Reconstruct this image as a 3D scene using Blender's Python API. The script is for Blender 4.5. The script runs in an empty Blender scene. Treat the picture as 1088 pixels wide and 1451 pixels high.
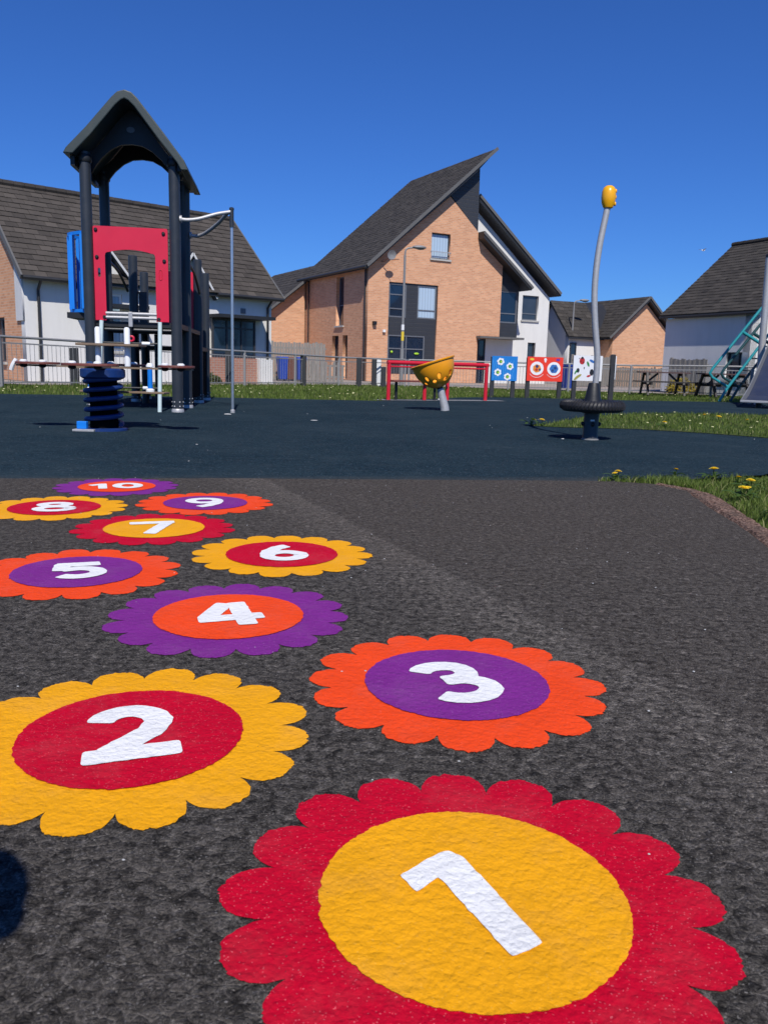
import bpy, bmesh, math, random
import numpy as np
from mathutils import Vector, Matrix, Quaternion
random.seed(7); rng = np.random.default_rng(7)
R = math.radians
SC = bpy.context.scene
COL = SC.collection

# ------------------------------------------------------------------ camera
CAM_H = 0.65
p, rl = R(10.1), R(1.6)
F = Vector((0, math.cos(p), -math.sin(p)))
R0 = Vector((1, 0, 0)); U0 = Vector((0, math.sin(p), math.cos(p)))
RV = math.cos(rl) * R0 + math.sin(rl) * U0
UV = -math.sin(rl) * R0 + math.cos(rl) * U0
cd = bpy.data.cameras.new('camera'); cam = bpy.data.objects.new('camera', cd); COL.objects.link(cam)
cam.matrix_world = Matrix(((RV.x, UV.x, -F.x, 0), (RV.y, UV.y, -F.y, 0), (RV.z, UV.z, -F.z, CAM_H), (0, 0, 0, 1)))
cd.sensor_fit = 'VERTICAL'; cd.sensor_height = 36; cd.sensor_width = 27
cd.lens = 36 * 1153 / 1451
cd.clip_start = 0.02; cd.clip_end = 2000
cd.dof.use_dof = True; cd.dof.focus_distance = 2.6; cd.dof.aperture_fstop = 15
SC.camera = cam

# ------------------------------------------------------------------ light
SUN_TO = Vector((0.13, -0.84, 1.0)).normalized()
w = bpy.data.worlds.new('World'); SC.world = w; w.use_nodes = True
nt = w.node_tree; nt.nodes.clear()
out = nt.nodes.new('ShaderNodeOutputWorld'); bg = nt.nodes.new('ShaderNodeBackground')
sky = nt.nodes.new('ShaderNodeTexSky'); sky.sky_type = 'NISHITA'; sky.sun_disc = False
sky.sun_elevation = math.asin(SUN_TO.z); sky.sun_rotation = math.atan2(SUN_TO.x, SUN_TO.y)
sky.air_density = 1.0; sky.dust_density = 0.0; sky.ozone_density = 4.5; sky.altitude = 0
bg.inputs['Strength'].default_value = 0.10
grade = nt.nodes.new('ShaderNodeMix'); grade.data_type = 'RGBA'; grade.blend_type = 'MULTIPLY'; grade.inputs[0].default_value = 1.0
grade.inputs[7].default_value = (0.27, 0.55, 1.08, 1)      # the deep saturated blue of a clear spring noon
nt.links.new(sky.outputs[0], grade.inputs[6]); nt.links.new(grade.outputs[2], bg.inputs[0]); nt.links.new(bg.outputs[0], out.inputs[0])
sd = bpy.data.lights.new('sun', 'SUN'); sd.energy = 4.8; sd.angle = R(0.53); sd.color = (1.0, 0.955, 0.89)
so = bpy.data.objects.new('sun', sd); COL.objects.link(so)
so.rotation_euler = (-SUN_TO).to_track_quat('-Z', 'Y').to_euler(); so.location = (2, -20, 25)
SC.view_settings.view_transform = 'Standard'; SC.view_settings.look = 'None'
SC.view_settings.exposure = 0.0; SC.view_settings.gamma = 1.0; SC.view_settings.use_curve_mapping = False
SC.render.engine = 'CYCLES'

# ------------------------------------------------------------------ materials
class N:
    def __init__(s, name):
        s.m = bpy.data.materials.new(name); s.m.use_nodes = True; s.t = s.m.node_tree
        s.b = s.t.nodes['Principled BSDF']
    def n(s, typ, **kw):
        x = s.t.nodes.new('ShaderNode' + typ)
        for k, v in kw.items():
            if k.startswith('i_'): x.inputs[k[2:].replace('_', ' ')].default_value = v
            else: setattr(x, k, v)
        return x
    def l(s, a, b): s.t.links.new(a, b)
    def pos(s, obj=False):
        return s.n('TexCoord').outputs['Object'] if obj else s.n('NewGeometry').outputs['Position']
    def noise(s, vec, scale, detail=4, rough=0.55):
        x = s.n('TexNoise'); x.inputs['Scale'].default_value = scale; x.inputs['Detail'].default_value = detail
        x.inputs['Roughness'].default_value = rough; s.l(vec, x.inputs['Vector']); return x.outputs['Fac']
    def vor(s, vec, scale, feature='F1', rnd=1.0):
        x = s.n('TexVoronoi', feature=feature); x.inputs['Scale'].default_value = scale
        x.inputs['Randomness'].default_value = rnd; s.l(vec, x.inputs['Vector']); return x
    def math(s, op, a, b=None, clamp=False):
        x = s.n('Math', operation=op, use_clamp=clamp)
        for i, v in enumerate((a, b)):
            if v is None: continue
            if isinstance(v, (int, float)): x.inputs[i].default_value = v
            else: s.l(v, x.inputs[i])
        return x.outputs[0]
    def ramp(s, fac, stops):
        x = s.n('ValToRGB'); e = x.color_ramp.elements
        while len(e) < len(stops): e.new(0.5)
        for i, (pp, c) in enumerate(stops):
            e[i].position = pp; e[i].color = (c if len(c) == 4 else (*c, 1)) if not isinstance(c, float) else (c, c, c, 1)
        s.l(fac, x.inputs[0]); return x.outputs[0]
    def mix(s, fac, a, b, blend='MIX'):
        x = s.n('Mix', data_type='RGBA', blend_type=blend)
        for sock, v in ((x.inputs[0], fac), (x.inputs[6], a), (x.inputs[7], b)):
            if isinstance(v, (int, float)): sock.default_value = v
            elif isinstance(v, tuple): sock.default_value = (*v, 1) if len(v) == 3 else v
            else: s.l(v, sock)
        return x.outputs[2]
    def bump(s, h, strength, dist, prev=None):
        x = s.n('Bump'); x.inputs['Strength'].default_value = strength; x.inputs['Distance'].default_value = dist
        s.l(h, x.inputs['Height'])
        if prev is not None: s.l(prev, x.inputs['Normal'])
        return x.outputs[0]
    def done(s, color=None, rough=0.6, normal=None, metal=0.0, spec=None):
        b = s.b
        if color is not None:
            if isinstance(color, tuple): b.inputs['Base Color'].default_value = (*color, 1)
            else: s.l(color, b.inputs['Base Color'])
        if isinstance(rough, (int, float)): b.inputs['Roughness'].default_value = rough
        else: s.l(rough, b.inputs['Roughness'])
        b.inputs['Metallic'].default_value = metal
        if spec is not None: b.inputs['Specular IOR Level'].default_value = spec
        if normal is not None: s.l(normal, b.inputs['Normal'])
        return s.m

def pm(name, col, rough=0.5, var=0.12, scale=6.0, bump=0.0, bscale=60.0, metal=0.0, spec=None, dirt=0.0):
    """general surface: base colour with cloudy wear, slight roughness change, fine relief"""
    k = N(name); v = k.pos(True)
    f = k.noise(v, scale, 5)
    c = k.mix(f, tuple(x * (1 - var) for x in col), tuple(min(1, x * (1 + var)) for x in col))
    if dirt:
        d = k.ramp(k.noise(v, scale * 2.3, 6, 0.65), [(0.5, (0, 0, 0)), (0.75, (1, 1, 1))])
        c = k.mix(k.math('MULTIPLY', d, dirt), c, (0.16, 0.14, 0.11))
    r = k.math('ADD', k.math('MULTIPLY', f, 0.16), rough - 0.08, True)
    nb = k.bump(k.noise(v, bscale, 3), bump, 0.004) if bump else None
    return k.done(c, r, nb, metal, spec)

def asphalt_height(k, v, warp=0.007):
    """stone chips pressed into bitumen: warped cells at two sizes plus crumbly noise"""
    wv = k.n('VectorMath', operation='ADD'); sc = k.n('VectorMath', operation='SCALE'); sc.inputs['Scale'].default_value = warp
    nz = k.n('TexNoise'); nz.inputs['Scale'].default_value = 70; nz.inputs['Detail'].default_value = 3; k.l(v, nz.inputs['Vector'])
    k.l(nz.outputs['Color'], sc.inputs[0]); k.l(v, wv.inputs[0]); k.l(sc.outputs[0], wv.inputs[1])
    v = wv.outputs[0]
    a = k.vor(v, 60); b = k.vor(v, 132)
    e = k.math('SUBTRACT', 1.0, k.math('MULTIPLY', a.outputs['Distance'], 1.2), True)
    e2 = k.math('SUBTRACT', 1.0, k.math('MULTIPLY', b.outputs['Distance'], 1.2), True)
    h = k.math('ADD', k.math('MULTIPLY', e, 0.55), k.math('MULTIPLY', e2, 0.35))
    h = k.math('ADD', h, k.math('MULTIPLY', k.noise(v, 45, 6, 0.62), 0.9))
    return h, a, b, v

def asphalt_mat():
    k = N('worn_asphalt'); v = k.pos()
    h, a, b, wv = asphalt_height(k, v, 0.005)
    sx = k.n('SeparateXYZ'); k.l(v, sx.inputs[0])
    # old reinstatement seam running diagonally over the path
    d0 = k.math('SUBTRACT', k.math('ADD', k.math('MULTIPLY', sx.outputs[0], 0.916), k.math('MULTIPLY', sx.outputs[1], 0.40)), 1.225)
    d = k.math('ADD', d0, k.math('MULTIPLY', k.math('SUBTRACT', k.noise(v, 12, 6, 0.65), 0.5), 0.07))
    right = k.ramp(k.math('ADD', d, 0.5), [(0.49, (0, 0, 0)), (0.52, (1, 1, 1))])
    band = k.ramp(k.math('ADD', d, 0.5), [(0.15, (0, 0, 0)), (0.40, (0.8, 0.8, 0.8)), (0.485, (1, 1, 1)), (0.51, (0, 0, 0))])
    sepc = k.n('SeparateColor'); k.l(a.outputs['Color'], sepc.inputs[0])
    sepc2 = k.n('SeparateColor'); k.l(b.outputs['Color'], sepc2.inputs[0])
    cell = k.math('ADD', k.math('MULTIPLY', sepc.outputs[0], 0.5), k.math('MULTIPLY', sepc2.outputs[0], 0.5))
    col = k.ramp(cell, [(0.12, (0.029, 0.0262, 0.0238)), (0.5, (0.066, 0.0595, 0.0535)), (0.9, (0.138, 0.123, 0.108))])
    big = k.noise(v, 2.4, 7, 0.66)
    bigm = k.ramp(big, [(0.36, (0, 0, 0)), (0.72, (1, 1, 1))])
    col = k.mix(k.math('MULTIPLY', bigm, 0.5), col, (0.075, 0.068, 0.061))
    col = k.mix(k.math('MULTIPLY', right, 0.45), col, (0.088, 0.073, 0.061))
    # wear streaks across the repaired half
    mp = k.n('Mapping'); mp.inputs['Scale'].default_value = (1.0, 3.2, 1.0); k.l(v, mp.inputs['Vector'])
    stk = k.ramp(k.noise(mp.outputs[0], 2.2, 7, 0.7), [(0.46, (0, 0, 0)), (0.64, (1, 1, 1))])
    col = k.mix(k.math('MULTIPLY', k.math('MULTIPLY', stk, right), 0.42), col, (0.115, 0.103, 0.092))
    # bitumen worn off the high spots, pale grit left in scuffs
    fine = k.noise(wv, 230, 6, 0.75); scuff = k.noise(v, 19, 8, 0.7)
    worn = k.math('MULTIPLY', k.ramp(fine, [(0.50, (0, 0, 0)), (0.64, (1, 1, 1))]), k.ramp(scuff, [(0.40, (0.25, 0.25, 0.25)), (0.64, (1, 1, 1))]))
    col = k.mix(k.math('MULTIPLY', worn, 0.55), col, (0.19, 0.175, 0.157))
    sc2 = k.ramp(k.noise(v, 6.5, 9, 0.72), [(0.60, (0, 0, 0)), (0.70, (1, 1, 1))])
    col = k.mix(k.math('MULTIPLY', sc2, 0.55), col, (0.16, 0.138, 0.115))
    pit = k.ramp(k.noise(wv, 140, 5, 0.65), [(0.35, (1, 1, 1)), (0.44, (0, 0, 0))])
    col = k.mix(k.math('MULTIPLY', pit, 0.5), col, (0.011, 0.010, 0.0095))
    # flat dark stones: pale grit packed in some of the gaps, bitumen-dark crevices in the others
    e1 = k.vor(wv, 60, 'DISTANCE_TO_EDGE').outputs['Distance']; e2 = k.vor(wv, 132, 'DISTANCE_TO_EDGE').outputs['Distance']
    g1 = k.ramp(e1, [(0.0, (1, 1, 1)), (0.17, (0, 0, 0))]); g2 = k.ramp(e2, [(0.0, (1, 1, 1)), (0.20, (0, 0, 0))])
    which = k.ramp(k.noise(v, 48, 4, 0.6), [(0.40, (0, 0, 0)), (0.54, (1, 1, 1))])
    gap = k.math('MAXIMUM', g1, k.math('MULTIPLY', g2, 0.7))
    gritty = k.math('MULTIPLY', k.math('MULTIPLY', gap, which), k.ramp(k.noise(v, 240, 4, 0.7), [(0.40, (0, 0, 0)), (0.58, (1, 1, 1))]))
    crk = k.math('MULTIPLY', gap, k.math('SUBTRACT', 1.0, which))
    col = k.mix(k.math('MULTIPLY', crk, 0.64), col, (0.011, 0.010, 0.0095))
    col = k.mix(k.math('MULTIPLY', gritty, 0.85), col, (0.27, 0.243, 0.213))
    c3 = k.vor(v, 420); s3 = k.n('SeparateColor'); k.l(c3.outputs['Color'], s3.inputs[0])
    spk = k.ramp(s3.outputs[1], [(0.965, (0, 0, 0)), (0.99, (1, 1, 1))])
    col = k.mix(k.math('MULTIPLY', spk, 0.6), col, (0.32, 0.30, 0.275))
    # brownish silt toward the far edge
    silt = k.ramp(k.math('ADD', k.math('MULTIPLY', sx.outputs[1], 0.25), k.math('MULTIPLY', k.noise(v, 1.7, 6, 0.65), 0.5)), [(0.85, (0, 0, 0)), (1.40, (1, 1, 1))])
    col = k.mix(k.math('MULTIPLY', silt, 0.30), col, (0.105, 0.088, 0.074))
    lift = k.mix(1.0, col, (1.55, 1.53, 1.50), 'MULTIPLY')
    col = k.mix(k.math('MULTIPLY', band, 0.8), col, lift)
    hh = k.math('ADD', k.math('MULTIPLY', h, 0.6), k.math('MULTIPLY', k.math('SUBTRACT', 1.0, gap), 0.7))
    hh = k.math('ADD', hh, k.math('MULTIPLY', sepc.outputs[2], 0.45))
    nb = k.bump(hh, 1.0, 0.0075)
    nb = k.bump(fine, 1.0, 0.0034, nb)
    return k.done(col, 0.9, nb, spec=0.06)

def paint_mat(name, col, bead_glint=0.5, grime=0.25):
    k = N(name); v = k.pos()
    h, a, b, wv = asphalt_height(k, v)
    f = k.noise(v, 9, 6)
    c = k.mix(f, tuple(x * 0.82 for x in col), tuple(min(1, x * 1.12) for x in col))
    g = k.ramp(k.noise(v, 34, 8, 0.7), [(0.55, (0, 0, 0)), (0.78, (1, 1, 1))])
    c = k.mix(k.math('MULTIPLY', g, grime), c, tuple(x * 0.5 + 0.02 for x in col))
    b2 = k.vor(v, 650); s2 = k.n('SeparateColor'); k.l(b2.outputs['Color'], s2.inputs[0])
    sp = k.ramp(s2.outputs[0], [(0.972, (0, 0, 0)), (0.985, (1, 1, 1))])
    c = k.mix(k.math('MULTIPLY', sp, bead_glint), c, tuple(min(0.85, x * 1.3 + 0.22) for x in col))  # pale specks put glass-bead glints into the paint colour
    dust = k.ramp(k.noise(v, 5, 9, 0.72), [(0.50, (0, 0, 0)), (0.72, (1, 1, 1))])
    c = k.mix(k.math('MULTIPLY', dust, 0.08), c, (0.34, 0.31, 0.28))
    pit = k.ramp(k.noise(v, 120, 4, 0.7), [(0.70, (0, 0, 0)), (0.73, (1, 1, 1))])
    c = k.mix(k.math('MULTIPLY', pit, 0.85), c, (0.04, 0.037, 0.035))
    nb = k.bump(h, 0.8, 0.0036)
    nb = k.bump(k.noise(wv, 230, 5, 0.75), 0.8, 0.0019, nb)
    return k.done(c, 0.65, nb, spec=0.07)

def rubber_mat():
    k = N('navy_rubber_crumb'); v = k.pos()
    a = k.vor(v, 105); s_ = k.n('SeparateColor'); k.l(a.outputs['Color'], s_.inputs[0])
    c = k.ramp(s_.outputs[0], [(0.05, (0.0055, 0.014, 0.021)), (0.55, (0.0125, 0.028, 0.040)), (0.97, (0.030, 0.056, 0.075))])
    b = k.vor(v, 38); s2 = k.n('SeparateColor'); k.l(b.outputs['Color'], s2.inputs[0])
    c = k.mix(k.ramp(s2.outputs[0], [(0.55, (0, 0, 0)), (1.0, (0.55, 0.55, 0.55))]), c, (0.007, 0.016, 0.024))
    big = k.noise(v, 0.8, 7, 0.68)
    c = k.mix(k.math('MULTIPLY', k.ramp(big, [(0.40, (0, 0, 0)), (0.66, (1, 1, 1))]), 0.55), c, (0.030, 0.049, 0.061))
    mp = k.n('Mapping'); mp.inputs['Scale'].default_value = (1.0, 2.6, 1.0); k.l(v, mp.inputs['Vector'])
    m2 = k.ramp(k.noise(mp.outputs[0], 3.5, 8, 0.72), [(0.52, (0, 0, 0)), (0.72, (1, 1, 1))])
    c = k.mix(k.math('MULTIPLY', m2, 0.38), c, (0.058, 0.072, 0.080))
    # tracked dust along the joint with the asphalt
    sx = k.n('SeparateXYZ'); k.l(v, sx.inputs[0])
    dj = k.math('SUBTRACT', sx.outputs[1], k.math('ADD', 4.76, k.math('MULTIPLY', sx.outputs[0], 0.2)))
    dj = k.math('ADD', dj, k.math('MULTIPLY', k.noise(v, 8, 6, 0.7), 0.25))
    c = k.mix(k.ramp(dj, [(0.08, (0.55, 0.55, 0.55)), (0.28, (0, 0, 0))]), c, (0.062, 0.064, 0.062))
    sp = k.ramp(s_.outputs[1], [(0.985, (0, 0, 0)), (0.995, (1, 1, 1))])
    c = k.mix(k.math('MULTIPLY', sp, 0.35), c, (0.20, 0.22, 0.235))
    nb = k.bump(a.outputs['Distance'], 1.0, 0.006)
    nb = k.bump(k.noise(v, 9, 5, 0.6), 0.35, 0.016, nb)
    return k.done(c, 0.95, nb, spec=0.05)

def brick_mat(name, c1, c2, mortar):
    k = N(name); v = k.pos(True)
    s_ = k.n('SeparateXYZ'); k.l(v, s_.inputs[0]); cb = k.n('CombineXYZ')
    k.l(k.math('ADD', s_.outputs[0], s_.outputs[1]), cb.inputs[0]); k.l(s_.outputs[2], cb.inputs[1])
    br = k.n('TexBrick'); k.l(cb.outputs[0], br.inputs['Vector'])
    br.inputs['Color1'].default_value = (*c1, 1); br.inputs['Color2'].default_value = (*c2, 1); br.inputs['Mortar'].default_value = (*mortar, 1)
    br.inputs['Scale'].default_value = 1.0; br.inputs['Brick Width'].default_value = 0.225; br.inputs['Row Height'].default_value = 0.075
    br.inputs['Mortar Size'].default_value = 0.010; br.inputs['Bias'].default_value = 0.0; br.inputs['Mortar Smooth'].default_value = 0.2
    # courses fired in slightly different batches
    wv = k.n('TexNoise'); wv.inputs['Scale'].default_value = 1.0; wv.inputs['Detail'].default_value = 5
    mp = k.n('Mapping'); mp.inputs['Scale'].default_value = (0.9, 4.0, 1); k.l(cb.outputs[0], mp.inputs['Vector']); k.l(mp.outputs[0], wv.inputs['Vector'])
    c = k.mix(k.math('MULTIPLY', k.ramp(wv.outputs['Fac'], [(0.35, (0, 0, 0)), (0.7, (1, 1, 1))]), 0.28), br.outputs['Color'], tuple(x * 0.8 for x in c2))
    blot = k.ramp(k.noise(v, 1.6, 7, 0.7), [(0.42, (0, 0, 0)), (0.7, (1, 1, 1))])
    c = k.mix(k.math('MULTIPLY', blot, 0.22), c, tuple(x * 0.7 for x in c1))
    c = k.mix(k.math('MULTIPLY', k.noise(v, 0.8, 6), 0.18), c, (0.62, 0.42, 0.28))
    nb = k.bump(br.outputs['Fac'], -0.5, 0.008)
    return k.done(c, 0.85, nb, spec=0.25)

def render_mat(name, col):
    k = N(name); v = k.pos(True)
    mp = k.n('Mapping'); mp.inputs['Scale'].default_value = (3.0, 3.0, 0.5); k.l(v, mp.inputs['Vector'])
    st = k.ramp(k.noise(mp.outputs[0], 1.3, 7, 0.65), [(0.45, (0, 0, 0)), (0.8, (1, 1, 1))])
    c = k.mix(k.math('MULTIPLY', st, 0.35), col, tuple(x * 0.72 for x in col))
    c = k.mix(k.math('MULTIPLY', k.noise(v, 6, 6), 0.2), c, (0.6, 0.57, 0.5))
    nb = k.bump(k.noise(v, 95, 4, 0.7), 0.7, 0.008)
    return k.done(c, 0.9, nb, spec=0.2)

def tint_mat(name, stops, rough=0.8, bump=0.3, bscale=40, spec=0.3):
    """colour picked by a per-piece attribute, plus fine weathering"""
    k = N(name); v = k.pos(True)
    at = k.n('Attribute', attribute_name='tint')
    c = k.ramp(at.outputs['Fac'], stops)
    c = k.mix(k.math('MULTIPLY', k.ramp(k.noise(v, 3.5, 7, 0.7), [(0.45, (0, 0, 0)), (0.75, (1, 1, 1))]), 0.4), c, tuple(x * 1.25 for x in stops[-1][1]))
    nb = k.bump(k.noise(v, bscale, 4), bump, 0.004)
    return k.done(c, rough, nb, spec=spec)

def timber_mat(name, col):
    k = N(name); v = k.pos(True)
    mp = k.n('Mapping'); mp.inputs['Scale'].default_value = (9, 9, 0.7); k.l(v, mp.inputs['Vector'])
    f = k.noise(mp.outputs[0], 3.0, 6, 0.65)
    c = k.ramp(f, [(0.25, tuple(x * 0.6 for x in col)), (0.75, tuple(x * 1.2 for x in col))])
    return k.done(c, 0.85, k.bump(f, 0.3, 0.004), spec=0.2)

def clad_mat(name, col):
    k = N(name); v = k.pos(True); s_ = k.n('SeparateXYZ'); k.l(v, s_.inputs[0])
    saw = k.math('FRACT', k.math('MULTIPLY', s_.outputs[2], 5.6))
    gr = k.ramp(saw, [(0.0, (0, 0, 0)), (0.06, (1, 1, 1)), (0.94, (1, 1, 1)), (1.0, (0, 0, 0))])
    c = k.mix(k.noise(v, 2, 5), tuple(x * 0.85 for x in col), tuple(x * 1.15 for x in col))
    return k.done(c, 0.55, k.bump(gr, 0.7, 0.012))

def leaf_mat(name, stops):
    k = N(name); at = k.n('Attribute', attribute_name='tint')
    c = k.ramp(at.outputs['Fac'], stops)
    m = k.done(c, 0.6, None, spec=0.25)
    k.b.inputs['Subsurface Weight'].default_value = 0.0
    tr = k.n('BsdfTranslucent'); k.l(c, tr.inputs[0])
    mx = k.n('MixShader'); mx.inputs[0].default_value = 0.3
    o = k.t.nodes['Material Output']; k.l(k.b.outputs[0], mx.inputs[1]); k.l(tr.outputs[0], mx.inputs[2]); k.l(mx.outputs[0], o.inputs[0])
    return m

def ground_mat():
    k = N('turf_soil'); v = k.pos()
    f = k.noise(v, 1.1, 7, 0.65); g = k.noise(v, 22, 6, 0.7)
    c = k.ramp(g, [(0.3, (0.030, 0.045, 0.010)), (0.55, (0.060, 0.092, 0.020)), (0.8, (0.105, 0.125, 0.040))])
    c = k.mix(k.ramp(f, [(0.45, (0, 0, 0)), (0.75, (1, 1, 1))]), c, (0.085, 0.085, 0.040))
    return k.done(c, 0.95, k.bump(g, 0.8, 0.03), spec=0.1)

def galv_mat(name, v0=0.45, met=0.35):
    k = N(name); v = k.pos(True)
    a = k.vor(v, 45); s_ = k.n('SeparateColor'); k.l(a.outputs['Color'], s_.inputs[0])
    c = k.ramp(s_.outputs[0], [(0.1, (v0 * 0.94,) * 3), (0.9, (v0 * 1.05,) * 3)])
    c = k.mix(k.math('MULTIPLY', k.noise(v, 9, 6), 0.3), c, (v0 * 0.6, v0 * 0.6, v0 * 0.62))
    return k.done(c, 0.5, None, met, 0.3)

def glass_mat(name, col, rough=0.06):
    k = N(name); v = k.pos(True)
    c = k.mix(k.noise(v, 1.8, 4), tuple(x * 0.6 for x in col), tuple(x * 1.4 for x in col))
    nb = k.bump(k.noise(v, 1.3, 2), 0.06, 0.02)
    return k.done(c, rough, nb, spec=0.8)

def curtain_mat(name, col):
    k = N(name); v = k.pos(True); s_ = k.n('SeparateXYZ'); k.l(v, s_.inputs[0])
    wv = k.math('SINE', k.math('MULTIPLY', k.math('ADD', s_.outputs[0], k.math('MULTIPLY', s_.outputs[1], 1.0)), 42.0))
    c = k.mix(k.math('ADD', k.math('MULTIPLY', wv, 0.5), 0.5), tuple(x * 0.82 for x in col), col)
    return k.done(c, 0.25, None, spec=0.6)

M = {}
M['asphalt'] = asphalt_mat(); M['rubber'] = rubber_mat(); M['turf'] = ground_mat()
PC = {'crimson': (0.51, 0.002, 0.022), 'yellow': (0.82, 0.36, 0.008), 'orange': (0.83, 0.066, 0.012), 'purple': (0.190, 0.024, 0.225), 'white': (0.80, 0.80, 0.79)}
for kx, c in PC.items(): M['p_' + kx] = paint_mat('road_paint_' + kx, c, {'crimson': 0.4, 'purple': 0.3, 'white': 0.0, 'yellow': 0.12, 'orange': 0.18}[kx], 0.12 if kx == 'white' else 0.2)
M['navy_steel'] = pm('anthracite_powder_coat', (0.026, 0.031, 0.039), 0.42, 0.2, 5, 0.12, 90, dirt=0.08)
M['black'] = pm('black_plastic', (0.010, 0.011, 0.013), 0.5, 0.25, 7, 0.2, 70)
M['matt_black'] = pm('matt_black_board', (0.0045, 0.0045, 0.005), 0.9, 0.25, 7, spec=0.05)
M['roofplastic'] = pm('grey_green_moulded_plastic', (0.032, 0.046, 0.046), 0.5, 0.2, 4, 0.3, 60, dirt=0.12)
M['red_hpl'] = pm('red_board', (0.60, 0.010, 0.045), 0.45, 0.1, 4, 0.08, 90, dirt=0.03)
M['red_paint'] = pm('red_steel_paint', (0.56, 0.012, 0.03), 0.4, 0.14, 9, 0.1, 90, dirt=0.06)
M['blue'] = pm('bright_blue_plastic', (0.008, 0.20, 0.72), 0.4, 0.1, 5, 0.1, 80, dirt=0.04)
M['coilblue_shaded'] = pm('shaded_blue_spring_steel', (0.006, 0.032, 0.15), 0.45, 0.2, 8, 0.15, 80, dirt=0.15)  # blue darkened to carry the shade of the seat boards above
M['galv'] = galv_mat('galvanised_steel', 0.46); M['galv_dull'] = galv_mat('dull_galvanised_steel', 0.25, 0.1)
M['steel'] = pm('brushed_stainless', (0.62, 0.62, 0.61), 0.3, 0.08, 12, 0.05, 200, metal=0.85)
M['white_pl'] = pm('white_plastic', (0.78, 0.80, 0.80), 0.4, 0.05, 7, 0.05, 70, dirt=0.08)
M['mint'] = pm('pale_mint_tube', (0.62, 0.74, 0.72), 0.4, 0.06, 7)
M['seat_brown'] = pm('red_brown_board', (0.16, 0.045, 0.032), 0.5, 0.2, 9, 0.2, 70, dirt=0.2)
M['board_tan'] = pm('weathered_board_edge', (0.20, 0.14, 0.09), 0.6, 0.2, 11, 0.2, 70, dirt=0.2)
M['bowl'] = pm('amber_plastic', (0.86, 0.34, 0.010), 0.38, 0.1, 5, 0.12, 60, dirt=0.10)
M['ball'] = pm('yellow_plastic', (0.85, 0.40, 0.006), 0.3, 0.06, 9, 0.05, 60)
M['tyre'] = pm('tyre_rubber', (0.013, 0.013, 0.015), 0.55, 0.3, 12, 0.2, 90, dirt=0.12)
M['teal'] = pm('teal_tube_paint', (0.02, 0.26, 0.29), 0.4, 0.12, 8, 0.1, 80, dirt=0.06)
M['teal_shaded'] = pm('shaded_teal_tube_paint', (0.012, 0.06, 0.068), 0.45, 0.15, 8)  # darker copy of the teal carries the shade on the far rails
M['brick'] = brick_mat('buff_orange_brick', (0.74, 0.365, 0.195), (0.54, 0.238, 0.122), (0.60, 0.44, 0.31))
M['brick_far'] = brick_mat('far_buff_brick', (0.72, 0.365, 0.20), (0.55, 0.255, 0.132), (0.58, 0.43, 0.30))
M['brick_red'] = brick_mat('red_dwarf_brick', (0.40, 0.17, 0.11), (0.33, 0.13, 0.09), (0.38, 0.30, 0.25))
M['render'] = render_mat('white_roughcast', (0.72, 0.71, 0.68)); M['render_shaded'] = render_mat('shaded_white_roughcast', (0.66, 0.66, 0.66))  # second roughcast: white with shade put into the colour, for less sunlit walls
M['clad'] = clad_mat('charcoal_cladding', (0.030, 0.033, 0.040))
M['tile'] = tint_mat('brown_grey_roof_tile', [(0.0, (0.026, 0.023, 0.020)), (0.5, (0.044, 0.039, 0.034)), (1.0, (0.066, 0.058, 0.050))], 0.85, 0.4, 30)
M['tile_left'] = tint_mat('weathered_roof_tile', [(0.0, (0.036, 0.031, 0.027)), (0.5, (0.056, 0.048, 0.041)), (1.0, (0.082, 0.070, 0.060))], 0.85, 0.4, 30)
M['fascia'] = pm('dark_fascia', (0.020, 0.021, 0.023), 0.5, 0.2, 4)
M['barge'] = pm('grey_verge', (0.11, 0.108, 0.105), 0.7, 0.2, 5)
M['frame'] = pm('grey_window_frame', (0.13, 0.14, 0.16), 0.45, 0.1, 5)
M['frame_dk'] = pm('dark_window_frame', (0.035, 0.037, 0.042), 0.45, 0.1, 5)
M['glass'] = glass_mat('window_glass', (0.010, 0.020, 0.040)); M['glass_grey'] = glass_mat('grey_window_glass', (0.035, 0.045, 0.060), 0.12)
M['curtain'] = curtain_mat('net_curtain_behind_glass', (0.42, 0.54, 0.66)); M['blind'] = curtain_mat('pale_blind_behind_glass', (0.30, 0.42, 0.52))
M['sill'] = pm('cast_sill', (0.42, 0.41, 0.38), 0.8, 0.12, 5)
M['timber'] = timber_mat('silvered_timber', (0.27, 0.25, 0.225)); M['timber_dk'] = timber_mat('grey_brown_timber', (0.19, 0.165, 0.14))
M['table'] = pm('dark_recycled_plank', (0.028, 0.024, 0.022), 0.6, 0.25, 5, 0.3, 60)
M['table_red'] = pm('brown_recycled_plank', (0.075, 0.040, 0.036), 0.6, 0.25, 5, 0.3, 60)
M['bollard'] = pm('charcoal_post', (0.022, 0.024, 0.027), 0.6, 0.25, 7, 0.3, 60, dirt=0.1)
M['panel_blue'] = pm('panel_blue', (0.012, 0.19, 0.56), 0.4, 0.1, 5); M['panel_orange'] = pm('panel_orange_red', (0.80, 0.045, 0.018), 0.4, 0.08, 5)
M['panel_white'] = pm('panel_white', (0.74, 0.75, 0.76), 0.4, 0.06, 5)
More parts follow.
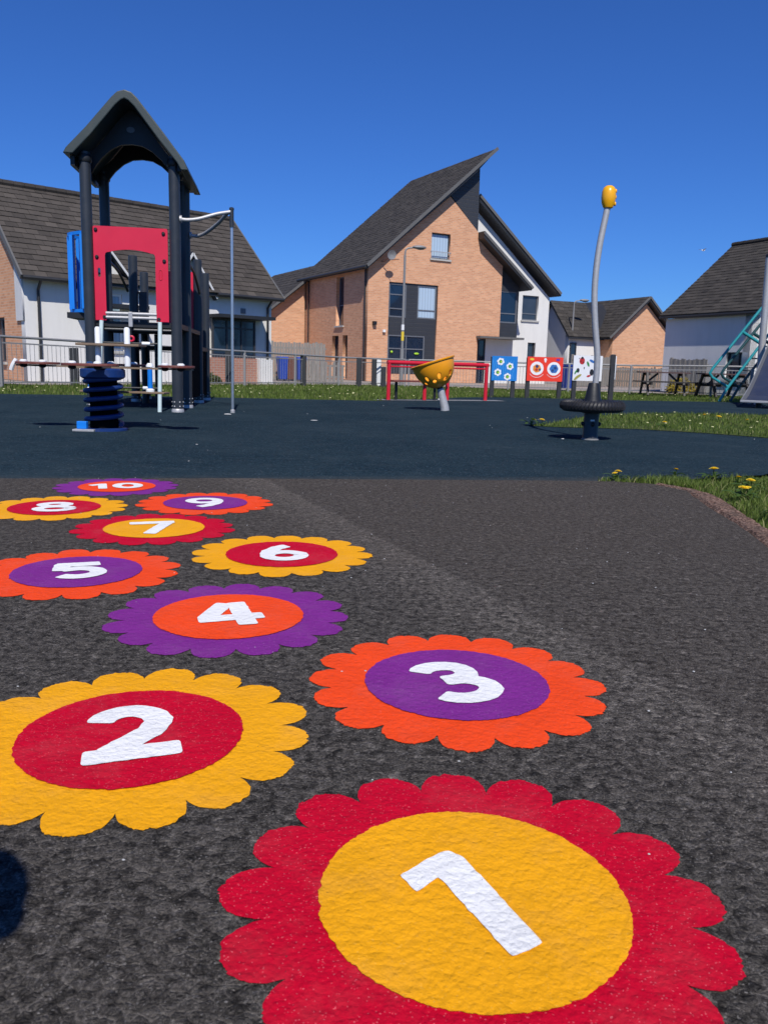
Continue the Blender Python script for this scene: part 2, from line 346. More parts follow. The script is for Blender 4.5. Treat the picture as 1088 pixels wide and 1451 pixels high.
for nm, c in dict(ink_red=(0.45, 0.02, 0.02), ink_green=(0.03, 0.22, 0.05), ink_yellow=(0.75, 0.55, 0.05), ink_navy=(0.02, 0.04, 0.14), ink_mid=(0.03, 0.14, 0.42), ink_orange=(0.75, 0.25, 0.03), ink_white=(0.8, 0.8, 0.8), ink_purple=(0.15, 0.03, 0.3), ink_sky=(0.10, 0.42, 0.80), ink_black=(0.015, 0.015, 0.018), ink_lime=(0.35, 0.6, 0.03), ink_olive=(0.33, 0.30, 0.06)).items():
    M[nm] = pm(nm, c, 0.45, 0.06, 8)
M['bin_blue'] = pm('blue_bin', (0.012, 0.05, 0.33), 0.45, 0.1, 4); M['bin_brown'] = pm('brown_bin', (0.14, 0.055, 0.035), 0.5, 0.1, 4)
def kerb_mat():
    k = N('crumbling_red_edging'); v = k.pos()
    a = k.vor(v, 120); s_ = k.n('SeparateColor'); k.l(a.outputs['Color'], s_.inputs[0])
    c = k.ramp(s_.outputs[0], [(0.1, (0.085, 0.050, 0.038)), (0.5, (0.165, 0.100, 0.076)), (0.95, (0.30, 0.20, 0.155))])
    m = k.ramp(k.noise(v, 11, 8, 0.72), [(0.46, (0, 0, 0)), (0.64, (1, 1, 1))])
    c = k.mix(k.math('MULTIPLY', m, 0.65), c, (0.085, 0.074, 0.062))
    nb = k.bump(a.outputs['Distance'], 1.0, 0.006); nb = k.bump(k.noise(v, 60, 6, 0.7), 0.8, 0.008, nb)
    return k.done(c, 0.95, nb, spec=0.05)
M['kerb'] = kerb_mat()
M['slab'] = pm('pale_concrete', (0.21, 0.215, 0.22), 0.9, 0.15, 3, 0.4, 50)
M['pave'] = pm('pink_grey_paving', (0.30, 0.255, 0.225), 0.9, 0.15, 2, 0.3, 40, dirt=0.15)
M['litter'] = pm('pale_grit', (0.42, 0.42, 0.41), 0.8, 0.25, 5)
M['slide'] = pm('slide_sheet_metal', (0.19, 0.195, 0.205), 0.5, 0.15, 3, 0.08, 40, metal=0.1, dirt=0.1)
M['sky_tinted_bed'] = pm('sky_tinted_bed', (0.035, 0.045, 0.085), 0.35, 0.2, 3, metal=0.2, dirt=0.1)  # dark blue sky reflection put into the metal's base colour
M['skin'] = pm('skin', (0.50, 0.27, 0.19), 0.5, 0.08, 9); M['cloth'] = pm('dark_jacket', (0.02, 0.022, 0.03), 0.9, 0.2, 12, 0.3, 200); M['hair'] = pm('dark_hair', (0.02, 0.013, 0.01), 0.6, 0.3, 30, 0.4, 150)
M['gull_white'] = pm('white_feathers', (0.78, 0.79, 0.80), 0.8, 0.05, 9); M['gull_grey'] = pm('grey_feathers', (0.33, 0.36, 0.40), 0.8, 0.1, 9)
M['grass_blade'] = leaf_mat('grass_blade', [(0.0, (0.055, 0.092, 0.014)), (0.45, (0.115, 0.170, 0.028)), (0.8, (0.155, 0.205, 0.045)), (1.0, (0.29, 0.27, 0.12))])
M['dand_leaf'] = leaf_mat('dandelion_leaf', [(0.0, (0.06, 0.11, 0.018)), (1.0, (0.12, 0.18, 0.035))])
M['dand'] = pm('dandelion_petals', (0.80, 0.56, 0.008), 0.7, 0.12, 120); M['daisy'] = pm('pale_bloom', (0.62, 0.60, 0.30), 0.8, 0.2, 40)
M['shrub'] = leaf_mat('golden_shrub_leaf', [(0.0, (0.13, 0.10, 0.012)), (1.0, (0.42, 0.32, 0.03))])
M['green_shrub'] = leaf_mat('dull_shrub_leaf', [(0.0, (0.03, 0.045, 0.012)), (1.0, (0.10, 0.11, 0.035))])

# ------------------------------------------------------------------ mesh helpers
class MB:
    def __init__(s): s.v = []; s.f = []; s.t = []
    def add(s, v, f, t=None):
        o = len(s.v); s.v += [tuple(x) for x in v]; s.f += [tuple(i + o for i in q) for q in f]
        if t is not None: s.t += [t] * len(f)
        return s
    def box(s, x0, x1, y0, y1, z0, z1, t=None):
        return s.add([(x0, y0, z0), (x1, y0, z0), (x1, y1, z0), (x0, y1, z0), (x0, y0, z1), (x1, y0, z1), (x1, y1, z1), (x0, y1, z1)],
              [(0, 3, 2, 1), (4, 5, 6, 7), (0, 1, 5, 4), (1, 2, 6, 5), (2, 3, 7, 6), (3, 0, 4, 7)], t)
    def hexa(s, a, b, t=None):   # two matching quads
        return s.add(list(a) + list(b), [(0, 3, 2, 1), (4, 5, 6, 7), (0, 1, 5, 4), (1, 2, 6, 5), (2, 3, 7, 6), (3, 0, 4, 7)], t)
    def bar(s, a, b, wx, wy, up=(0, 0, 1)):
        a, b = Vector(a), Vector(b); d = (b - a).normalized(); u = Vector(up)
        sx = d.cross(u)
        if sx.length < 1e-4: sx = d.cross(Vector((1, 0, 0)))
        sx.normalize(); sy = sx.cross(d).normalized()
        q = [sx * (wx / 2) * i + sy * (wy / 2) * j for i, j in ((-1, -1), (1, -1), (1, 1), (-1, 1))]
        return s.hexa([a + x for x in q], [b + x for x in q])
    def tube(s, pts, r, n=12, cap=True, closed=False):
        P = [Vector(q) for q in pts]; m = len(P); rr = r if isinstance(r, (list, tuple)) else [r] * m
        rings = []; prev = None
        for i in range(m):
            if closed: d = (P[(i + 1) % m] - P[i - 1])
            elif i == 0: d = P[1] - P[0]
            elif i == m - 1: d = P[-1] - P[-2]
            else: d = (P[i + 1] - P[i]).normalized() + (P[i] - P[i - 1]).normalized()
            d.normalize()
            if prev is None:
                x = d.orthogonal().normalized()
            else:
                x = (prev - d * prev.dot(d)).normalized()
            prev = x; y = d.cross(x)
            rings.append([P[i] + (x * math.cos(2 * math.pi * k / n) + y * math.sin(2 * math.pi * k / n)) * rr[i] for k in range(n)])
        v = [q for g in rings for q in g]; f = []
        for i in range(m if closed else m - 1):
            a, b = i * n, ((i + 1) % m) * n
            for k in range(n): f.append((a + k, a + (k + 1) % n, b + (k + 1) % n, b + k))
        if cap and not closed: f += [tuple(range(n))[::-1], tuple((m - 1) * n + k for k in range(n))]
        return s.add(v, f)
    def lathe(s, prof, n=24, c=(0, 0, 0), cap=True):
        v = []; f = []; m = len(prof)
        for r, z in prof:
            for k in range(n):
                a = 2 * math.pi * k / n; v.append((c[0] + r * math.cos(a), c[1] + r * math.sin(a), c[2] + z))
        for i in range(m - 1):
            for k in range(n): f.append((i * n + k, i * n + (k + 1) % n, (i + 1) * n + (k + 1) % n, (i + 1) * n + k))
        if cap: f += [tuple(range(n))[::-1], tuple((m - 1) * n + k for k in range(n))]
        return s.add(v, f)
    def ball(s, c, r, n=16, m=10):
        rx, ry, rz = r if isinstance(r, (tuple, list)) else (r, r, r); v = [(c[0], c[1], c[2] - rz)]; f = []
        for i in range(1, m):
            t = math.pi * i / m
            for k in range(n):
                a = 2 * math.pi * k / n; v.append((c[0] + rx * math.sin(t) * math.cos(a), c[1] + ry * math.sin(t) * math.sin(a), c[2] - rz * math.cos(t)))
        v.append((c[0], c[1], c[2] + rz)); L = len(v) - 1
        for k in range(n): f.append((0, 1 + (k + 1) % n, 1 + k)); f.append((L, 1 + (m - 2) * n + k, 1 + (m - 2) * n + (k + 1) % n))
        for i in range(m - 2):
            for k in range(n): f.append((1 + i * n + k, 1 + i * n + (k + 1) % n, 1 + (i + 1) * n + (k + 1) % n, 1 + (i + 1) * n + k))
        return s.add(v, f)
    def prism(s, o, y0, y1):     # outline in x,z extruded along y
        n = len(o); v = [(a, y0, b) for a, b in o] + [(a, y1, b) for a, b in o]
        return s.add(v, [tuple(range(n)), tuple(range(2 * n - 1, n - 1, -1))] + [((i + 1) % n, i, n + i, n + (i + 1) % n) for i in range(n)])
    def disc(s, cx, cz, r, y, n=20, rz=None, rot=0):     # flat print facing -y
        v = []
        for k in range(n):
            a = 2 * math.pi * k / n; x, z = r * math.cos(a), (rz or r) * math.sin(a)
            v.append((cx + x * math.cos(rot) - z * math.sin(rot), y, cz + x * math.sin(rot) + z * math.cos(rot)))
        return s.add(v, [tuple(range(n))])
    def build(s, name, mat, parent=None, mtx=None, smooth=False, bevel=0.0, ang=40):
        me = bpy.data.meshes.new(name); me.from_pydata(s.v, [], s.f)
        if s.t and len(s.t) == len(s.f):
            a = me.attributes.new('tint', 'FLOAT', 'FACE'); a.data.foreach_set('value', s.t)
        if mtx is not None: me.transform(mtx)
        me.materials.append(M[mat] if isinstance(mat, str) else mat)
        bm = bmesh.new(); bm.from_mesh(me); bmesh.ops.recalc_face_normals(bm, faces=bm.faces); bm.to_mesh(me); bm.free()
        if smooth:
            me.polygons.foreach_set('use_smooth', [True] * len(me.polygons)); me.set_sharp_from_angle(angle=R(ang))
        return link(name, me, parent, bevel)

def link(name, me, parent=None, bevel=0.0):
    o = bpy.data.objects.new(name, me); COL.objects.link(o)
    if parent is not None: o.parent = parent
    if bevel:
        b = o.modifiers.new('bevel', 'BEVEL'); b.width = bevel; b.segments = 2; b.limit_method = 'ANGLE'
    return o

def tag(o, label=None, cat=None, group=None, kind=None):
    if label: o['label'] = label
    if cat: o['category'] = cat
    if group: o['group'] = group
    if kind: o['kind'] = kind
    return o

def thing(name, label, cat, loc=(0, 0, 0), rz=0, group=None):
    o = bpy.data.objects.new(name, None); o.empty_display_size = 0.1; COL.objects.link(o)
    o.location = loc; o.rotation_euler = (0, 0, R(rz)); return tag(o, label, cat, group)

def copy_tree(o, parent=None):
    c = o.copy(); COL.objects.link(c)
    if parent is not None: c.parent = parent
    for ch in list(o.children): copy_tree(ch, c)
    return c

def plate_mesh(outline, holes=(), t=0.02, bev=0.0):
    """flat board in x,z with real openings; front face at y=0, back at y=t"""
    cu = bpy.data.curves.new('plate', 'CURVE'); cu.dimensions = '2D'; cu.fill_mode = 'BOTH'; cu.extrude = t / 2 - bev; cu.bevel_depth = bev
    for loop in [outline] + list(holes):
        sp = cu.splines.new('POLY'); sp.points.add(len(loop) - 1); sp.use_cyclic_u = True
        for q, (a, b) in zip(sp.points, loop): q.co = (a, b, 0, 1)
    ob = bpy.data.objects.new('plate', cu); COL.objects.link(ob)
    dg = bpy.context.evaluated_depsgraph_get(); me = bpy.data.meshes.new_from_object(ob.evaluated_get(dg))
    bpy.data.objects.remove(ob); bpy.data.curves.remove(cu)
    me.transform(Matrix.Translation((0, t / 2, 0)) @ Matrix.Rotation(R(90), 4, 'X'))
    return me

def plate(name, outline, mat, parent, holes=(), t=0.02, y=0.0, mtx=None, bev=0.0):
    me = plate_mesh(outline, holes, t, bev); me.name = name; me.transform(Matrix.Translation((0, y, 0)))
    if mtx is not None: me.transform(mtx)
    me.materials.clear(); me.materials.append(M[mat])
    return link(name, me, parent)

def rect(a, b, c, d): return [(a, c), (b, c), (b, d), (a, d)]
def arc(cx, cy, r, a0, a1, n=8, ry=None): return [(cx + r * math.cos(R(a0 + (a1 - a0) * i / n)), cy + (ry or r) * math.sin(R(a0 + (a1 - a0) * i / n))) for i in range(n + 1)]
def rrect(a, b, c, d, r, n=5): return arc(b - r, c + r, r, -90, 0, n) + arc(b - r, d - r, r, 0, 90, n) + arc(a + r, d - r, r, 90, 180, n) + arc(a + r, c + r, r, 180, 270, n)
def catmull(P, k=8):
    P = [Vector(q) for q in P]; o = []
    for i in range(len(P) - 1):
        a, b, c, d = P[max(i - 1, 0)], P[i], P[i + 1], P[min(i + 2, len(P) - 1)]
        for j in range(k):
            t = j / k; o.append(0.5 * ((2 * b) + (c - a) * t + (2 * a - 5 * b + 4 * c - d) * t * t + (3 * b - a - 3 * c + d) * t ** 3))
    return o + [P[-1]]

SIDE = Matrix(((0, 1, 0, 0), (1, 0, 0, 0), (0, 0, 1, 0), (0, 0, 0, 1)))      # swap x and y: a front wall becomes a side wall

# ------------------------------------------------------------------ ground
def sheet(name, pts, z, mat, cut=None):
    bm = bmesh.new(); vs = [bm.verts.new((x, y, z)) for x, y in pts]; f = bm.faces.new(vs)
    bmesh.ops.recalc_face_normals(bm, faces=bm.faces)
    if f.normal.z < 0: f.normal_flip()
    bmesh.ops.triangulate(bm, faces=bm.faces)
    me = bpy.data.meshes.new(name); bm.to_mesh(me); bm.free(); me.materials.append(M[mat])
    return tag(link(name, me), kind='structure')

me = bpy.data.meshes.new('ground'); me.from_pydata([(-400, -60, -0.025), (400, -60, -0.025), (400, 700, -0.025), (-400, 700, -0.025)], [], [(0, 1, 2, 3)]); me.materials.append(M['turf'])
tag(link('ground', me), kind='structure')
def jag(P, amp, step):
    o = []
    for i in range(len(P) - 1):
        a, b = Vector(P[i]), Vector(P[i + 1]); n = max(1, int((b - a).length / step))
        for j in range(n): q = a.lerp(b, j / n); o.append((q.x + random.uniform(-amp, amp), q.y + random.uniform(-amp, amp)))
    return o + [tuple(P[-1])]
EDGE = jag([(-12, 2.2), (-6, 3.48), (-2.08, 4.35), (-0.99, 4.59), (-0.19, 4.71), (0.83, 4.87), (1.40, 4.95)], 0.009, 0.05)
ARIGHT = jag([(1.40, 4.95), (1.62, 4.88), (1.72, 4.62), (1.67, 4.31), (1.58, 3.6), (1.49, 3.08), (1.42, 2.4), (1.35, 1.5)], 0.008, 0.08)
sheet('asphalt_path', EDGE + ARIGHT[1:] + [(1.2, -4), (-12, -4)], 0.0, 'asphalt')
NEARG = jag([(1.40, 4.95), (1.89, 5.15), (2.16, 5.24), (2.66, 5.58), (3.6, 6.1), (5, 6.5), (9, 6.9), (16, 7)], 0.02, 0.15)
FARE = [(16, 22.2), (9.96, 21.5), (8.99, 21.3), (5.95, 20.45), (4.51, 20.45), (2.6, 20.0), (1.7, 19.2), (0.9, 17.6), (-0.12, 15.98), (-2.2, 15.6), (-4.55, 15.18), (-6.81, 14.44), (-12, 12.9), (-22, 10.5), (-22, 0.0)]
sheet('rubber_surface', EDGE + NEARG[1:] + FARE, 0.0, 'rubber')
PATCH = [(1.73, 9.82), (2.0, 10.25), (2.36, 10.95), (2.85, 11.9), (3.33, 12.7), (4.1, 13.45), (4.97, 13.95), (6.51, 14.3), (10, 14.6), (15, 14.5), (15, 7.6), (8, 7.9), (5.2, 8.5), (4.17, 8.9), (3.64, 9.39), (2.98, 9.75), (2.4, 9.72), (2.09, 9.69)]
sheet('grass_bed', PATCH, 0.006, 'turf')
KO = [(1.66, 4.86), (1.80, 4.70), (1.85, 4.49), (1.77, 4.0), (1.68, 3.49), (1.62, 3.0), (1.55, 2.3), (1.48, 1.4)]
KI = [(1.615, 4.84), (1.725, 4.61), (1.675, 4.31), (1.635, 4.0), (1.585, 3.6), (1.495, 3.08), (1.425, 2.4), (1.355, 1.5)]
kb = MB(); NN = 90; KO = jag(KO, 0.0, 0.05); KI = jag(KI, 0.0, 0.05)
def along(P, t):
    x = t * (len(P) - 1); i = min(int(x), len(P) - 2); return Vector(P[i]).lerp(Vector(P[i + 1]), x - i)
rows = []
for i in range(NN):
    a_, c_ = along(KI, i / (NN - 1)), along(KO, i / (NN - 1)); ra = random.uniform(-0.006, 0.008); rc = random.uniform(-0.015, 0.02)
    rows.append([(a_ + (c_ - a_) * (ra / 0.1), -0.012), (a_.lerp(c_, 0.18), 0.004 + random.uniform(-.002, .003)), (a_.lerp(c_, 0.5), 0.008 + random.uniform(-.004, .004)), (a_.lerp(c_, 0.85), 0.003 + random.uniform(-.005, .004)), (c_ + (c_ - a_) * (rc / 0.1), -0.022)])
kb.v = [(q.x, q.y, z) for r_ in rows for q, z in r_]; kb.f = [(i * 5 + j, (i + 1) * 5 + j, (i + 1) * 5 + j + 1, i * 5 + j + 1) for i in range(NN - 1) for j in range(4)]
tag(kb.build('path_edging', 'kerb'), kind='structure')
sheet('far_pavement', [(-30, 24.5), (-8.6, 20.2), (-1.2, 29.6), (0.6, 31), (30, 27), (60, 40), (60, 70), (-60, 70), (-60, 30)], -0.012, 'pave')
sheet('concrete_pad', [(-0.15, 16.2), (2.55, 17.55), (2.35, 17.95), (-0.3, 16.6)], 0.005, 'slab')

# ------------------------------------------------------------------ painted hopscotch flowers
def ribbon(path, wd, z, ws=None):
    P = [Vector((a, b)) for a, b in path]; L = []; Rr = []
    for i in range(len(P)):
        if i == 0: d = (P[1] - P[0]).normalized(); nn = Vector((-d.y, d.x)); sc = 1
        elif i == len(P) - 1: d = (P[-1] - P[-2]).normalized(); nn = Vector((-d.y, d.x)); sc = 1
        else:
            d1 = (P[i] - P[i - 1]).normalized(); d2 = (P[i + 1] - P[i]).normalized(); n1 = Vector((-d1.y, d1.x)); n2 = Vector((-d2.y, d2.x))
            nn = (n1 + n2).normalized(); sc = min(1 / max(nn.dot(n1), 0.3), 2.4)
        if ws: sc *= ws[i]
        L.append(P[i] + nn * wd / 2 * sc); Rr.append(P[i] - nn * wd / 2 * sc)
    v = [(q.x, q.y, z) for q in L + Rr]; n = len(P)
    return v, [(i, n + i, n + i + 1, i + 1) for i in range(n - 1)]
W = 0.050
def A(cx, cy, rx, a0, a1, n=14, ry=None): return arc(cx, cy, rx, a0, a1, n, ry)
DIG = {
 '1': [[(-0.070, 0.040), (-0.008, 0.078)], [(0.004, 0.103), (0.004, -0.108)]],
 '2': [A(-0.005, 0.05, 0.062, 165, -12, 14) + [(0.035, -0.005), (-0.058, -0.088)], [(-0.10, -0.094), (0.092, -0.094)]],
 '3': [A(-0.012, 0.052, 0.058, 160, -70, 12, 0.046) + [(-0.03, 0.008)], [(-0.03, 0.006)] + A(-0.006, -0.048, 0.068, 80, -155, 14, 0.055)],
 '4': [[(0.005, 0.124), (-0.078, -0.028)], [(-0.105, -0.038), (0.105, -0.038)], [(0.040, 0.124), (0.040, -0.124)]],
 '5': [[(0.082, 0.094), (-0.075, 0.094)], [(-0.052, 0.11), (-0.060, 0.0)], [(-0.055, 0.012)] + A(0.002, -0.036, 0.072, 110, -145, 16, 0.060)],
 '6': [[(0.045, 0.115), (0.0, 0.088), (-0.042, 0.038), (-0.064, -0.02)], A(0.0, -0.042, 0.063, 0, 360, 26, 0.056)],
 '7': [[(-0.09, 0.094), (0.085, 0.094)], [(0.062, 0.10), (-0.03, -0.125)]],
 '8': [A(0, 0.060, 0.052, 0, 360, 24, 0.040), A(0, -0.048, 0.066, 0, 360, 26, 0.050)],
 '9': [[(-0.045, -0.115), (0.0, -0.088), (0.042, -0.038), (0.064, 0.02)], A(0.0, 0.042, 0.063, 0, 360, 26, 0.056)],
 '0': [A(0, 0, 0.066, 0, 360, 28, 0.088)],
}
FLAB = ['big crimson flower nearest the camera, its yellow centre bearing a one', 'yellow flower with crimson centre bearing a two, at the left edge', 'orange flower with purple centre bearing a three, farthest right in the row', 'purple flower with orange centre bearing a four, left of the orange one',
 'orange flower with purple centre bearing a five, cut by the left edge', 'yellow flower with crimson centre bearing a six, right of the five', 'small crimson flower with yellow centre bearing a seven', 'yellow flower with crimson centre bearing an eight, far left', 'small orange flower with purple centre bearing a nine', 'farthest purple flower with orange centre bearing a ten']
FL = [('1', 0.124, 0.918, 'crimson', 'yellow'), ('2', -0.431, 1.338, 'yellow', 'crimson'), ('3', 0.162, 1.623, 'orange', 'purple'),
      ('4', -0.395, 2.038, 'purple', 'orange'), ('5', -0.941, 2.440, 'orange', 'purple'), ('6', -0.349, 2.753, 'yellow', 'crimson'),
      ('7', -0.899, 3.136, 'crimson', 'yellow'), ('8', -1.447, 3.521, 'yellow', 'crimson'), ('9', -0.834, 3.749, 'orange', 'purple'), ('10', -1.385, 4.172, 'purple', 'orange')]
def wob(n, amp, seed):
    r = np.random.default_rng(seed); w_ = r.normal(size=n); ker = np.array([1, 2, 3, 2, 1.]) / 9
    w_ = np.convolve(np.concatenate([w_[-2:], w_, w_[:2]]), ker, 'valid'); return w_ * amp + r.normal(size=n) * amp * 0.35
ringpart = {'crimson': 'crimson', 'yellow': 'yellow', 'orange': 'orange', 'purple': 'purple'}
for i, (num, x, y, oc, ic) in enumerate(FL):
    t = thing('painted_flower', FLAB[i], 'ground marking', (x, y, 0), 20, 'numbered hopscotch flowers painted on the path')
    n = 720; ph = R((3.2, 3.2, 1.5)[i] if i < 3 else random.uniform(0, 6)); wv = wob(n, 0.0027, 50 + i); out_v = []
    asym = rng.uniform(0.90, 1.10, 16)
    for k in range(n):
        a = 2 * math.pi * k / n; q = ((a - ph) * 16 / (2 * math.pi)); fr = (q + 0.5) % 1 - 0.5; idx = int(math.floor(q + 0.5)) % 16
        lobe = (1 - min(1, abs(fr) / 0.5) ** 2.4) ** 0.62
        rr = 0.255 + 0.056 * asym[idx] * lobe + wv[k]; out_v.append((rr * math.cos(a), rr * math.sin(a)))
    b = MB(); b.add([(0, 0, 0.002)] + [(u, v, 0.002) for u, v in out_v], [(0, 1 + k, 1 + (k + 1) % n) for k in range(n)]); b.build('petal_ring', 'p_' + oc, t)
    n2 = 360; w2 = wob(n2, 0.0015, 80 + i); b = MB()
    b.add([(0, 0, 0.0042)] + [((0.192 + w2[k]) * math.cos(2 * math.pi * k / n2), (0.192 + w2[k]) * math.sin(2 * math.pi * k / n2), 0.0042) for k in range(n2)], [(0, 1 + k, 1 + (k + 1) % n2) for k in range(n2)])
    b.build('flower_centre', 'p_' + ic, t)
    z = 0.006
    for j, ch in enumerate(num):
        b = MB(); dx = 0 if len(num) == 1 else (-0.075, 0.052)[j]; sc = {'2': 0.83, '3': 0.89, '4': 0.80, '5': 0.83, '6': 0.92}.get(ch, 1.0) if len(num) == 1 else 0.82
        if ch == '1' and len(num) == 1:
            o1 = [(0.0090, 0.0934), (0.0215, 0.0745), (0.0383, -0.1055), (-0.0066, -0.1147), (-0.0276, 0.0441), (-0.0661, 0.0230), (-0.0743, 0.0621), (-0.004, 0.0925)]
            oo = []
            for q in range(len(o1)):
                p_, c_, n_ = Vector(o1[q - 1]), Vector(o1[q]), Vector(o1[(q + 1) % len(o1)]); ra = min(0.006, (p_ - c_).length * .4, (n_ - c_).length * .4)
                a0, a1 = c_ + (p_ - c_).normalized() * ra, c_ + (n_ - c_).normalized() * ra
                oo += [tuple(a0), tuple((a0 + a1) / 2 * 0.4 + c_ * 0.6)[:2], tuple(a1)]
                m_ = int((n_ - c_).length / 0.010); e1 = n_ + (c_ - n_).normalized() * ra
                oo += [tuple(a1.lerp(e1, u / m_) + Vector((random.gauss(0, .0006), random.gauss(0, .0006)))) for u in range(1, m_)]
            b.add([(u, v, z) for u, v in oo], [tuple(range(len(oo)))])
        for st in ([] if ch == '1' and len(num) == 1 else DIG[ch]):
            st2 = []
            for q in range(len(st) - 1):
                a_, b_ = Vector(st[q]), Vector(st[q + 1]); m_ = max(1, int((b_ - a_).length / 0.012))
                st2 += [tuple(a_.lerp(b_, u / m_) + Vector((random.gauss(0, 0.0007), random.gauss(0, 0.0007)))) for u in range(m_)]
            st2.append(st[-1]); loop = (Vector(st[0]) - Vector(st[-1])).length < 1e-4
            if loop: st2[-1] = st2[0]; ws = [1] * len(st2)
            else:
                d0 = (Vector(st2[1]) - Vector(st2[0])); d1 = (Vector(st2[-2]) - Vector(st2[-1]))
                head = [tuple(Vector(st2[0]) + d0.normalized() * q) for q in (0, 0.002, 0.005)]; tail = [tuple(Vector(st2[-1]) + d1.normalized() * q) for q in (0.005, 0.002, 0)]
                st2 = head + st2[1:-1] + tail; ws = [0.72, 0.88, 0.97] + [1] * (len(st2) - 6) + [0.97, 0.88, 0.72]
            b.add(*ribbon([(u * sc + dx, v * sc) for u, v in st2], (W if ch not in '1' else 0.047) * (0.92 if len(num) > 1 else 1), z, ws)); z += 0.0004
        b.build('numeral', 'p_white', t)

# ------------------------------------------------------------------ houses
def roof_plane(parent, p0, p1, ridge, ncourse, tw=0.31, mat='tile', thick=0.022):
    """tile courses laid from the eave line p0-p1 up to the ridge; every course is a piece of its own"""
    p0, p1, up = Vector(p0), Vector(p1), Vector(ridge) - Vector(p0)
    al = (p1 - p0); L = al.length; al.normalize(); nn = al.cross(up).normalized()
    if nn.z < 0: nn = -nn
    n = int(L / tw)
    for i in range(ncourse):
        b = MB(); off = (0.5 if i % 2 else 0.0)
        lo, hi = up * (i / ncourse), up * min(1.0, (i + 1.12) / ncourse)
        edges = [0.0] + [(k + off) * tw for k in range(0 if off else 1, n + 1) if 0.02 < (k + off) * tw < L - 0.02] + [L]
        for k in range(len(edges) - 1):
            a, c = edges[k] + 0.004, edges[k + 1] - 0.004; j = random.uniform(-0.004, 0.006)
            l0, l1 = nn * (thick + j), nn * (0.008 + j)
            b.hexa([p0 + al * a + lo, p0 + al * c + lo, p0 + al * c + hi, p0 + al * a + hi], [p0 + al * a + lo + l0, p0 + al * c + lo + l0, p0 + al * c + hi + l1, p0 + al * a + hi + l1], min(1, max(0, random.gauss(0.5, 0.17) + random.choice((0, 0, 0, 0.18)))))
        b.build('tile_course', mat, parent)

def window(parent, u0, u1, z0, z1, y=0.1, mull=(), trans=(), fm='frame', pane='glass', sill=True, mtx=None, fw=0.055, name='window'):
    b = MB(); d0, d1 = y - 0.035, y + 0.035
    b.box(u0, u0 + fw, d0, d1, z0, z1).box(u1 - fw, u1, d0, d1, z0, z1).box(u0 + fw, u1 - fw, d0, d1, z0, z0 + fw).box(u0 + fw, u1 - fw, d0, d1, z1 - fw, z1)
    for m in mull: b.box(m - fw * 0.45, m + fw * 0.45, d0 + 0.004, d1, z0 + fw, z1 - fw)
    for m in trans: b.box(u0 + fw, u1 - fw, d0 + 0.007, d1, m - fw * 0.45, m + fw * 0.45)
    w_ = b.build(name, fm, parent, mtx)
    MB().box(u0 + fw * 0.5, u1 - fw * 0.5, y, y + 0.012, z0 + fw * 0.5, z1 - fw * 0.5).build('pane', pane, w_, mtx)
    if sill: MB().box(u0 - 0.06, u1 + 0.06, -0.07, y - 0.036, z0 - 0.08, z0 - 0.004).build('sill', 'sill', w_, mtx)
    return w_

def gutter(parent, p0, p1, r=0.06): return MB().tube([p0, p1], r, 8).build('gutter', 'fascia', parent, smooth=True)
def downpipe(parent, pts, r=0.04): return MB().tube(pts, r, 8).build('downpipe', 'fascia', parent, smooth=True)

